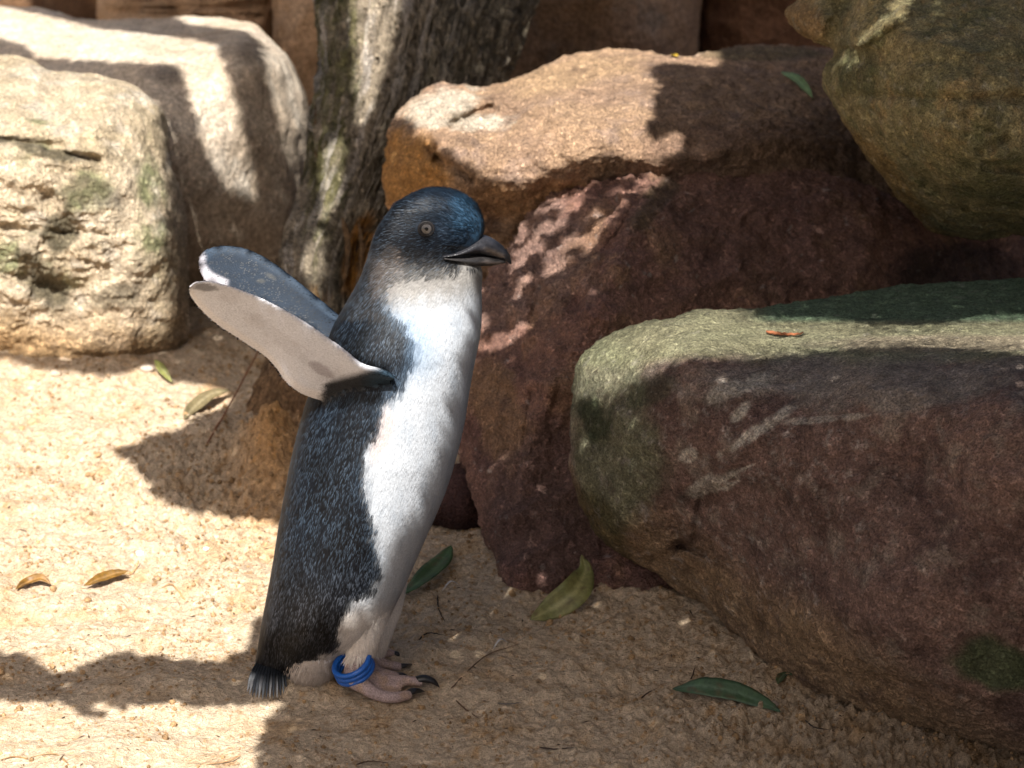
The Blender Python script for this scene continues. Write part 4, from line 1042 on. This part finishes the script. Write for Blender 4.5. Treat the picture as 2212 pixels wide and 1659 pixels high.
# eyes
def disc(center, nrm, r, bulge, n=28, rings=6):
    nrm = np.array(nrm) / np.linalg.norm(nrm); s = np.cross(nrm, [0, 0, 1]); s /= np.linalg.norm(s); t = np.cross(s, nrm)
    v = [center + nrm * bulge]; f = []
    for k in range(1, rings + 1):
        q = k / rings
        for j in range(n):
            a = 2 * math.pi * j / n
            v.append(center + r * q * (math.cos(a) * s + math.sin(a) * t) + nrm * bulge * math.sqrt(max(0, 1 - q * q)))
    for j in range(n): f.append((0, 1 + j, 1 + (j + 1) % n))
    for k in range(rings - 1):
        for j in range(n):
            a = 1 + k * n + j; b = 1 + k * n + (j + 1) % n; f.append((a, a + n, b + n, b))
    return np.array(v), f
bpy.context.view_layer.update()
d_ = rays(921, 494); hit = body.ray_cast(Vector((0, 0, CAM_H)) - Vector(PO), Vector(d_).normalized())
hc = np.array(hit[1]) + PO; hn = np.array(hit[2]); hn = hn if hn @ d_ < 0 else -hn
hn = hn + np.array([0.12, -0.6, 0.0]); hn /= np.linalg.norm(hn)
# lid ring
th = np.linspace(0, 2 * np.pi, 40, endpoint=False)
s_ = np.cross(hn, [0, 0, 1]); s_ /= np.linalg.norm(s_); t_ = np.cross(s_, hn)
def eye(hc, hn, s_, t_):
    rg = []
    for a in th:
        c0 = hc + 0.0041 * (math.cos(a) * s_ * 1.08 + math.sin(a) * t_ * 1.02) + hn * 0.0002
        o_ = (math.cos(a) * s_ + math.sin(a) * t_)
        rg.append([c0 + 0.00095 * (math.cos(b_) * o_ + math.sin(b_) * hn) for b_ in np.linspace(0, 2 * np.pi, 10, endpoint=False)])
    rg = np.array(rg); m_, n_ = 40, 10
    fl = []
    for i in range(m_):
        for j in range(n_):
            fl.append((i * n_ + j, ((i + 1) % m_) * n_ + j, ((i + 1) % m_) * n_ + (j + 1) % n_, i * n_ + (j + 1) % n_))
    lid = part('eyelid', rg.reshape(-1, 3), fl, M_lid, peng)
    v, f = disc(hc + hn * 0.0002, hn, 0.0041, 0.0012); ey = part('eye', v, f, M_iris, peng)
    v, f = disc(hc + hn * 0.0002, hn, 0.00465, 0.00105); 
    v, f = disc(hc + hn * 0.00135, hn, 0.00115, 0.00015, 20, 3); part('pupil', v, f, M_black, ey)
    # dark rim of the iris
    rg2 = []
    for a in th:
        o_ = (math.cos(a) * s_ + math.sin(a) * t_); c0 = hc + 0.0034 * o_ + hn * 0.00078
        rg2.append([c0 + 0.0005 * (math.cos(b_) * o_ + math.sin(b_) * hn) for b_ in np.linspace(0, 2 * np.pi, 10, endpoint=False)])
    part('iris_rim', np.array(rg2).reshape(-1, 3), fl, M_lid, ey)
eye(hc, hn, s_, t_)
# the eye on the far side
ymid = axisY(body_cx(494.0)) 
hc2 = hc.copy(); hc2[1] = 2 * float(ymid) - hc[1]; hn2 = hn * [1, -1, 1]; s2 = s_ * [1, -1, 1]; t2 = t_ * [1, -1, 1]
eye(hc2, hn2, s2, t2)

# claws
def claw(pts, r):
    pp = np.array([G(*q_) for q_ in catmull(pts, 12)])
    v, f = frame_tube(pp, np.interp(np.linspace(0, 1, 12), [0, .35, .75, 1], [r * .75, r * .82, r * .55, r * .1]), 10, 0.75)
    part('claw', v, f, M_claw, peng)
claw([(898,1469,.006),(918,1466,.0068),(936,1472,.005),(949,1484,.001)], .0042)
claw([(878,1499,.004),(892,1493,.005),(905,1492,.0035),(917,1494,.001)], .0036)
claw([(857,1458,.005),(868,1460,.0055),(880,1464,.004),(888,1469,.001)], .0034)
claw([(860,1438,.0045),(872,1438,.005),(882,1437,.003),(892,1434,.001)], .0026)
claw([(850,1410,.005),(858,1412,.005),(862,1418,.003),(864,1424,.001)], .0022)
claw([(832,1456,.004),(840,1458,.004),(846,1462,.002),(849,1465,.001)], .0024)
# leg bands
def band(cx, cy, rx, tube, dz):
    c0 = W(cx, cy, YN - 0.001)
    nrm = np.array([-0.42, -0.30, 1.0]); nrm /= np.linalg.norm(nrm)
    s = np.cross(nrm, [0, 1, 0]); s /= np.linalg.norm(s); t = np.cross(nrm, s)
    rg = []
    for a in np.linspace(0, 2 * np.pi, 48, endpoint=False):
        o_ = math.cos(a) * s + math.sin(a) * t
        c1 = c0 + nrm * dz + rx * o_
        rg.append([c1 + tube * (math.cos(b_) * o_ + math.sin(b_) * nrm) for b_ in np.linspace(0, 2 * np.pi, 14, endpoint=False)])
    fl = []
    for i in range(48):
        for j in range(14): fl.append((i * 14 + j, ((i + 1) % 48) * 14 + j, ((i + 1) % 48) * 14 + (j + 1) % 14, i * 14 + (j + 1) % 14))
    part('leg_band', np.array(rg).reshape(-1, 3), fl, M_band, peng)
for k in range(3): band(765 - 1 * k, 1441, 0.0120, 0.00185, 0.0040 - 0.0036 * k)

# ================================================================ LEAVES AND LITTER
def leaf(name, pts, width, c1, c2, label, group=None, fold=0.15, curl=0.0, up=(0, 0, 1), stalk=0.0, cat='leaf', base_c=None):
    """pts: world points along the midrib; width in metres; blade with a midrib crease and thickness"""
    n = 26; path = catmull(pts, n); s = np.linspace(0, 1, n)
    w = width * np.clip(np.sin(np.pi * np.clip(s, 0, 1)) ** 0.75 * (1 - 0.25 * s), 0.03, 1)
    t = np.gradient(path, axis=0); t /= np.linalg.norm(t, axis=1)[:, None]
    u_ = np.array(up, float); sd = np.cross(t, u_); sd /= np.linalg.norm(sd, axis=1)[:, None]; nn = np.cross(sd, t)
    k = 7; rows = []
    for q in np.linspace(-1, 1, k):
        wob = 0.06 * width * np.sin(s * 9 + q * 3)
        rows.append(path + sd * (w * q)[:, None] + nn * (w * (fold * abs(q) + curl * q * q) + wob * abs(q))[:, None])
    top = np.stack(rows, 1); bot = top - nn[:, None, :] * 0.00035
    ring = np.concatenate([top, bot[:, ::-1]], 1)
    v, f = loft(ring)
    q = np.concatenate([np.linspace(-1, 1, k), np.linspace(1, -1, k)])
    qq = np.concatenate([np.tile(q, n), [0, 0]])
    wv_ = fbm(v, 160, 3, off=width * 500)[:, None]
    v = v + 0.0009 * wv_ * np.array([0.4, 0.4, 1.0])
    c = mixc(np.tile(c1, (len(v), 1)), c2, sstep(-.2, .5, fbm(v, 90, 3, off=width * 999)))
    c = mixc(c, [0.10, 0.07, 0.035], sstep(.25, .45, fbm(v, 230, 2, off=width * 99)) * .7)
    c = mixc(c, np.array(c1) * 1.5 + 0.04, (np.abs(qq) < 0.12) * 0.7)
    o = thing(name, v, f, M_leaf, label, cat, group, c)
    return o
def gpt(px, py, dz=0.0): return on_ground(px, py, dz)
leaf('leaf', [gpt(975,1195,.006), gpt(950,1235,.006), gpt(905,1275,.006), gpt(858,1302,.004)], 0.0095, [0.035,0.075,0.022], [0.05,0.10,0.03], 'dark green glossy leaf lying on sand just right of the penguin belly', fold=0.25)
o = leaf('leaf', [gpt(1145,1344,.002), gpt(1190,1332,.006), gpt(1238,1312,.011), gpt(1264,1284,.018), gpt(1256,1266,.024)], 0.0115, [0.21,0.20,0.075], [0.14,0.15,0.05], 'curled yellow green leaf on sand at the foot of the red boulder', fold=0.35, up=(0.2,-0.8,0.6))
leaf('leaf', [gpt(1452,1499,.004), gpt(1510,1506,.008), gpt(1590,1520,.008), gpt(1650,1537,.006), gpt(1685,1545,.003)], 0.0085, [0.045,0.085,0.045], [0.06,0.11,0.05], 'long green leaf on sand beside the big maroon boulder', fold=0.1, up=(0,-0.5,0.85))
leaf('leaf', [gpt(278,1255,.008), gpt(230,1262,.006), gpt(182,1279,.005)], 0.0045, [0.16,0.082,0.014], [0.11,0.055,0.010], 'narrow golden brown leaf on sunlit sand at the left', fold=0.3, up=(0,-.5,.8))
leaf('leaf', [gpt(110,1273,.004), gpt(90,1266,.006), gpt(62,1268,.004), gpt(35,1280,.003)], 0.0040, [0.18,0.09,0.016], [0.11,0.055,0.012], 'small torn orange brown leaf near the left edge of the sand', fold=0.4, up=(0,-.5,.8))
leaf('leaf', [gpt(336,806,.012), gpt(350,820,.010), gpt(372,835,.004)], 0.0040, [0.20,0.21,0.05], [0.16,0.15,0.04], 'small yellow green leaf beside the foot of the cream boulder', fold=0.2, up=(0,-.6,.8))
leaf('leaf', [gpt(496,862,.008), gpt(455,872,.008), gpt(420,890,.004), gpt(398,912,.003)], 0.0070, [0.15,0.12,0.06], [0.11,0.09,0.045], 'dull olive brown leaf in shade under the near flipper', fold=0.2, up=(0,-.6,.8))
leaf('leaf', [gpt(1712,1468,.004), gpt(1695,1474,.006), gpt(1676,1488,.003)], 0.0035, [0.05,0.07,0.03], [0.03,0.04,0.02], 'tiny dark green leaf scrap against the big maroon boulder', fold=0.3)

# positions on the rocks by looking along a ray
def rock_hit(key, px, py, lift=0.002):
    o = ROCKS[key]; dgx = bpy.context.evaluated_depsgraph_get(); 
    M_ = o.matrix_world.inverted()
    bpy.context.view_layer.update()
    M_ = o.matrix_world.inverted()
    d = Vector(rays(px, py)); r, loc, nr, ix = o.ray_cast(M_ @ Vector((0, 0, CAM_H)), (M_.to_3x3() @ d).normalized())
    if not r: return P(px, py, 2.2)
    return np.array(o.matrix_world @ loc) + np.array(nr) * lift
bpy.context.view_layer.update()
leaf('leaf', [rock_hit('D', *q_, .004) for q_ in [(1690,165),(1712,173),(1732,190),(1748,214)]], 0.0052, [0.16,0.24,0.08], [0.20,0.28,0.10], 'curved pale green leaf lying on top of the tan orange boulder', fold=0.2, up=(0,-.6,.8))
leaf('leaf', [rock_hit('D', *q_, .003) for q_ in [(1448,122),(1456,124),(1466,126)]], 0.0022, [0.50,0.33,0.03], [0.45,0.25,0.03], 'tiny yellow leaf on the upper rim of the tan boulder', fold=0.2, up=(0,-.6,.8))
def stick(name, pts, r, c, label, cat='twig', group=None, mat=None, n=18, taper=True):
    path = catmull(pts, n)
    path = path + 0.25 * r * np.stack([np.sin(np.arange(n) * 1.7), 0 * np.arange(n), np.cos(np.arange(n) * 2.3)], 1)
    rr = np.interp(np.linspace(0, 1, n), [0, .1, .8, 1], [.6, 1, .7, .2]) * r
    v, f = frame_tube(path, rr, 7, 0.9, up=(0.1, 0.3, 1))
    cc = np.tile(c, (len(v), 1)) * (1 + .35 * fbm(v, 200, 2)[:, None])
    return thing(name, v, f, mat or M_dry, label, cat, group, cc)
stick('twig', [rock_hit('H', *q_, .002) for q_ in [(1655,722),(1690,727),(1722,728),(1736,724)]], 0.0014, [0.30,0.11,0.05], 'short red brown twig lying on the mossy top of the big boulder')
stick('stalk', [gpt(447,966,.003), gpt(500,905,.014), gpt(545,845,.024), gpt(585,798,.034)], 0.0008, [0.24,0.10,0.05], 'long thin red brown stalk slanting up behind the near flipper', 'stalk')
tw = [([(985,1517),(1005,1535),(1035,1556)], 'thin curved brown twig on shaded sand below the feet', [0.12,0.07,0.04]),
      ([(945,1290),(948,1320),(962,1348)], 'thin dark twig on sand right of the penguin legs', [0.05,0.035,0.025]),
      ([(1070,1522),(1095,1524),(1128,1521)], 'small flat grey splinter on sand right of the feet', [0.16,0.14,0.12]),
      ([(905,1385),(925,1371),(958,1375)], 'black curved bit of debris on sand above the far foot', [0.02,0.017,0.015]),
      ([(1475,1500),(1495,1465),(1502,1440)], 'short dark twig on sand above the long green leaf', [0.07,0.045,0.03]),
      ([(1385,1512),(1400,1500),(1420,1490)], 'tiny brown stick left of the long green leaf', [0.07,0.04,0.025]),
      ([(1165,1618),(1200,1622),(1240,1618)], 'fine dark twig near the bottom edge of the sand', [0.06,0.04,0.03]),
      ([(400,1300),(370,1265),(345,1275)], 'fine bent straw on bright sand left of the penguin', [0.35,0.20,0.09]),
      ([(300,1215),(288,1238),(250,1246)], 'thin pale stem above the golden brown leaf', [0.40,0.26,0.12]),
      ([(60,1642),(30,1638),(0,1645)], 'thin brown twig at the lower left corner', [0.25,0.15,0.07]),
      ([(145,1650),(115,1632),(60,1640)], 'curved thin twig near the lower left corner', [0.28,0.17,0.08]),
      ([(520,1635),(490,1648),(440,1655)], 'pale twig on sunlit sand at the bottom of the picture', [0.30,0.18,0.09]),
      ([(470,1105),(445,1100),(430,1080)], 'thin grey stem in the shaded sand left of the tree base', [0.20,0.15,0.10]),
      ([(975,1490),(1050,1420),(1120,1395)], 'faint hair thin root on sand right of the penguin feet', [0.16,0.10,0.06]),
      ([(1740,1560),(1760,1575),(1790,1580)], 'dark stick scrap on shaded sand below the big boulder', [0.05,0.035,0.03]),
      ([(770,1655),(800,1648),(840,1652)], 'short brown twig on sand at the bottom centre', [0.10,0.06,0.04])]
for pts, lab, c in tw:
    stick('twig', [gpt(x, y, .0012) for x, y in pts], 0.0006, c, lab)
def specks(n):
    xs = rng.uniform(-0.40, 0.36, n); ys = rng.uniform(1.47, 2.3, n); zs = ground_z(xs, ys) + 0.0004
    a = rng.uniform(0, 6.28, n); L = 0.0012 * np.exp(rng.normal(0, .6, n)); Wd = np.minimum(L * .35, .0006)
    d = np.stack([np.cos(a), np.sin(a), rng.normal(0, .2, n)], 1); b = np.stack([-np.sin(a), np.cos(a), 0 * a], 1)
    o_ = np.stack([xs, ys, zs], 1); up = np.array([0, 0, 1.])
    vv = np.stack([o_ - d * L[:, None], o_ + b * Wd[:, None], o_ + d * L[:, None], o_ - b * Wd[:, None], o_ + up * Wd[:, None]], 1).reshape(-1, 3)
    i = np.arange(n)[:, None] * 5
    ff = np.vstack([i + [0, 3, 4], i + [3, 2, 4], i + [2, 1, 4], i + [1, 0, 4]])
    cc = np.repeat(np.array([0.06, 0.04, 0.025]) * rng.uniform(.4, 2.5, (n, 1)), 5, 0)
    o = link('debris', mesh_np('debris', vv, ff, M_dry, False, cc))
    tag(o, 'tiny dark flecks of bark and dry litter scattered over the sand', 'debris', None, 'stuff')
specks(900)
def pebble(px, py, r, c, label, cat='pebble', flat=0.6):
    v, f = ell((0, 0, 0), (r, r * .8, r * flat), n=14, m=9)
    v = v * (1 + 0.25 * fbm(v, 1 / r * .8, 2, off=px)[:, None]) + on_ground(px, py, r * .25)
    thing('pebble' if cat == 'pebble' else cat, v, f, M_dry, label, cat, None, np.tile(c, (len(v), 1)))
pebble(300, 1198, 0.0042, [0.80,0.78,0.76], 'white shell fragment on bright sand left of the penguin', 'shell', .4)
pebble(445, 1187, 0.0024, [0.75,0.72,0.70], 'small white pebble on sand near the penguin back')
pebble(1668, 1527, 0.0048, [0.30,0.24,0.20], 'flat pinkish pebble at the tip of the long green leaf')
pebble(490, 1108, 0.0032, [0.42,0.36,0.34], 'small grey pebble in the shaded hollow left of the penguin')
pebble(318, 800, 0.0060, [0.45,0.38,0.31], 'pale stone chip wedged against the foot of the cream boulder', 'pebble', .5)
pebble(120, 810, 0.0050, [0.5,0.40,0.30], 'pale pebble in front of the cream boulder', 'pebble')
pebble(1030, 1465, 0.0018, [0.40,0.33,0.25], 'tiny pebble right of the penguin claws')
# downy feathers on the sand
def down(px, py, l, label):
    a = gpt(px, py, .002); b = a + np.array([l, 0.004, 0.003]); m_ = (a + b) / 2 + np.array([0, .002, .004])
    v, f = frame_tube(catmull([a, m_, b], 16), np.interp(np.linspace(0, 1, 16), [0, .5, 1], [.0002, .0011, .0002]), 8, .3)
    thing('feather', v, f, M_dry, label, 'feather', None, np.tile([0.45, 0.43, 0.42], (len(v), 1)))
down(955, 1282, 0.012, 'pale down feather on sand beside the dark green leaf')
down(1065, 1408, 0.010, 'tiny pale down feather on sand right of the legs')

# ================================================================ ADDED LEAVES OUT OF VIEW (placed ray by ray to cast the wanted shade)
LIT = {
 'sand': [[(-300,760),(0,780),(100,805),(230,820),(330,795),(380,830),(480,845),(495,868),(420,895),(400,915),(330,930),(262,958),(235,978),(290,1012),(330,1080),(420,1110),(500,1125),(570,1128),(640,1150),(640,1300),(600,1325),(535,1330),(530,1400),(470,1425),(400,1420),(330,1412),(260,1400),(170,1437),(120,1448),(60,1410),(0,1398),(-300,1400)],
          [(-300,1520),(0,1520),(70,1520),(140,1525),(200,1560),(240,1545),(205,1520),(260,1540),(310,1530),(380,1520),(420,1530),(520,1528),(600,1522),(565,1565),(548,1620),(545,1800),(-300,1800)]],
 'A': [[(-600,-100),(500,-100),(500,900),(-600,900)]],
 'B': [[(-300,20),(0,20),(153,52),(207,70),(250,72),(417,92),(463,103),(473,133),(500,200),(520,283),(547,400),(547,430),(480,390),(450,333),(433,250),(407,183),(393,143),(367,133),(233,127),(83,117),(50,90),(0,77),(-300,60)],
       [(383,30),(547,40),(700,120),(700,430),(653,430),(633,350),(613,283),(593,200),(580,133),(567,87),(533,60),(400,44)]],
 'K': [[(-300,-20),(60,-20),(60,14),(-300,14)]],
 'tree': [[(762,-200),(880,-200),(864,0),(849,67),(836,110),(823,160),(806,213),(789,262),(772,262),(772,200),(766,100)],[(700,330),(740,300),(735,420),(700,470)],[(655,560),(690,500),(700,560),(680,640)]],
 'D': [[(850,250),(893,205),(949,170),(1076,175),(1176,137),(1313,95),(1387,95),(1549,100),(1549,137),(1438,131),(1387,145),(1416,184),(1404,222),(1395,273),(1408,316),(1440,300),(1470,290),(1465,318),(1421,345),(1300,345),(1240,365),(1130,395),(1060,385),(1010,350),(960,315),(930,310),(905,290),(900,250)]],
 'F': [[(1040,600),(1100,540),(1150,440),(1210,390),(1330,360),(1460,345),(1440,385),(1400,412),(1340,440),(1300,490),(1262,545),(1195,590),(1165,680),(1085,750),(1035,750)]],
 'G': [[(1985,-40),(1960,20),(1900,75),(1830,145),(1805,150),(1850,90),(1920,30),(1950,-40)]],
 'H': [[(1511,660),(1573,664),(1655,689),(1799,693),(1870,707),(2024,707),(2110,688),(2212,683),(2400,680),(2400,765),(2212,762),(2062,746),(1870,746),(1631,769),(1487,775),(1400,810),(1296,870),(1236,850),(1240,760),(1320,710),(1449,680)]],
 'penguin': [[(400,500),(560,500),(720,640),(780,400),(1200,400),(1200,700),(1080,1000),(980,1100),(900,1250),(850,1330),(560,1370),(560,1100),(640,870),(400,660)]],
}
PART = {'H': 0.25, 'G': 0.62, 'tree': 0.0, 'F': 0.15}
def overhang():
    bpy.context.view_layer.update()
    objs = {'sand': sand, 'penguin': body, **ROCKS}
    nm = {o.name: k for k, o in objs.items()}
    e1 = Vector((1, 0, 0)); e1 = (e1 - S * e1.dot(S)).normalized(); e2 = S.cross(e1).normalized()
    if e2.z < 0: e2 = -e2
    T0 = Vector((0.0, 1.9, 0.15))
    E1, E2, SS = np.array(e1), np.array(e2), np.array(S)
    dgx = bpy.context.evaluated_depsgraph_get()
    st = 0.0045
    U, V_ = np.meshgrid(np.arange(-0.80, 0.98, st), np.arange(-0.62, 1.05, st))
    idx = np.add.outer(np.arange(U.shape[0]), np.arange(U.shape[1]))
    U = (U + rng.normal(0, st * .15, U.shape)).ravel(); V_ = (V_ + rng.normal(0, st * .15, V_.shape)).ravel()
    coarse = ((idx % 2 == 0) & ((np.arange(idx.shape[0]) % 2 == 0)[:, None])).ravel()
    Q = np.array(T0) + U[:, None] * E1 + V_[:, None] * E2
    keys = []; L_ = np.zeros((len(Q), 3))
    for i, q in enumerate(Q):
        r, loc, nr, ix, ob, mt = scene.ray_cast(dgx, Vector(q) + S, -S)
        if not r: keys.append(''); continue
        k = nm.get(ob.name)
        if k is None: k = 'penguin' if ob.parent is peng else 'sand'
        keys.append(k); L_[i] = loc
    keys = np.array(keys); px, py = proj(L_)
    best = np.full(len(Q), -99.0)
    for k, polys in LIT.items():
        m = keys == k
        if not m.any(): continue
        sd = np.max([sdist(pl, px[m], py[m]) for pl in polys], axis=0)
        best[m] = sd
    part_ = np.array([PART.get(k, 0.0) for k in keys])
    mh = keys == 'H'; part_[mh] = 0.22 + 0.66 * sstep(34, -8, best[mh])
    m = keys == 'penguin'
    for pl in UNLIT: best[m] = np.minimum(best[m], -sdist(pl, px[m], py[m]) - GROW)
    lit = best > -GROW
    gap = (keys == 'F') & (fbm(Q, 34, 3, .6, off=5.5) < 0.02)
    lit &= ~gap
    sh_ = ~lit & (keys != 'penguin')
    def dilm(a, r):
        a = a.reshape(idx.shape); q_ = a.copy()
        for dy in range(-r, r + 1):
            for dx in range(-r, r + 1): q_ |= np.roll(np.roll(a, dy, 0), dx, 1)
        return q_.ravel()
    sh2 = sh_.reshape(idx.shape); o_ = sh2.copy()
    for dy, dx in ((0, 1), (1, 0), (0, -1), (-1, 0)): o_ |= np.roll(np.roll(sh2, dy, 0), dx, 1)
    rim = lit & o_.ravel() & (keys == 'penguin') & (px > 770); lit &= ~rim
    lit &= ~(dilm(sh_, 1) & (keys == 'A') & (px > 365))
    tiny = lit & (part_ > 0)
    out = (px < -60) & np.isin(keys, ['sand', 'A', 'B']) & (fbm(Q, 14, 2) < 0.25)
    tiny &= ~out; lit = (lit & ~tiny) | out
    shp = idx.shape
    def dil(a, r):
        a = a.reshape(shp); o_ = a.copy()
        for dy in range(-r, r + 1):
            for dx in range(-r, r + 1):
                if dx * dx + dy * dy <= r * r + 1: o_ |= np.roll(np.roll(a, dy, 0), dx, 1)
        return o_.ravel()
    near = dil(lit | tiny, 4)
    keep = ~lit & (near | coarse | tiny)
    u, v0, small, pt = U[keep], V_[keep], near[keep], np.where(tiny, part_, 0)[keep]
    n = len(u); q = Q[keep]
    need = (0.877 + 0.10 - q[:, 2] - 0.218 * q[:, 1]) / 0.656
    h = np.maximum(1.14 + 0.05 * np.sin(u * 7) * np.cos(v0 * 5), need) + np.abs(rng.normal(0, 0.012, n))
    pos = q + h[:, None] * SS
    a = rng.uniform(0, 2 * np.pi, n); L = np.where(rim[keep], 0.0024, np.where(pt > 0, st * np.sqrt(pt * 0.45), np.where(small, 0.0050, 0.0092) * rng.uniform(.9, 1.2, n))); Wd = L * 0.75
    nn = SS[None] + rng.normal(0, 0.22, (n, 3)); nn /= np.linalg.norm(nn, axis=1)[:, None]
    d = np.cos(a)[:, None] * E1 + np.sin(a)[:, None] * E2; d -= nn * (d * nn).sum(1)[:, None]; d /= np.linalg.norm(d, axis=1)[:, None]
    b = np.cross(nn, d)
    ks = [(-1, 0), (-.45, .8), (.35, .9), (1, 0), (.35, -.9), (-.45, -.8)]
    v = np.stack([pos + d * (L * k[0])[:, None] + b * (Wd * k[1])[:, None] + nn * (0.0012 * abs(k[1])) for k in ks], 1).reshape(-1, 3)
    i = np.arange(n)[:, None] * 6
    f = np.vstack([i + [0, 1, 2, 3], i + [0, 3, 4, 5]])
    c = np.array([0.075, 0.085, 0.04]) * rng.uniform(.7, 1.4, (n, 1)); c = np.repeat(c, 6, 0)
    root = np.array(T0) + 1.30 * SS + np.array([0.9, 0.3, 0.15])
    br = empty('added_shade_branch', tuple(root), 'unseen leafy branch added overhead, its leaves set to cast the shade pattern', 'branch')
    part('shade_leaves', v, f, M_leaf, br, c, False, kind='stuff')
    for k in range(9):
        tgt = np.array(T0) + E1 * (-0.55 + 0.16 * k) + E2 * (0.75 - 0.1 * (k % 4)) + SS * 1.24
        mid = (root + tgt) / 2 + [0, 0, .08]
        vv, ff = frame_tube(catmull([root + [0, 0, .02 * k - .05], mid, tgt], 20), np.linspace(.009, .002, 20), 8)
        if k in (6, 7, 8): part('shade_limb', vv, ff, M_bark, br, np.tile([.2, .15, .1], (len(vv), 1)))
    print('canopy leaves', n)
GROW = 8.0
UNLIT = [[(404,628),(440,614),(600,672),(700,735),(780,792),(830,800),(830,860),(700,880),(640,860),(560,785),(425,685)]]
overhang()
print('script seconds', time.time() - t_start)
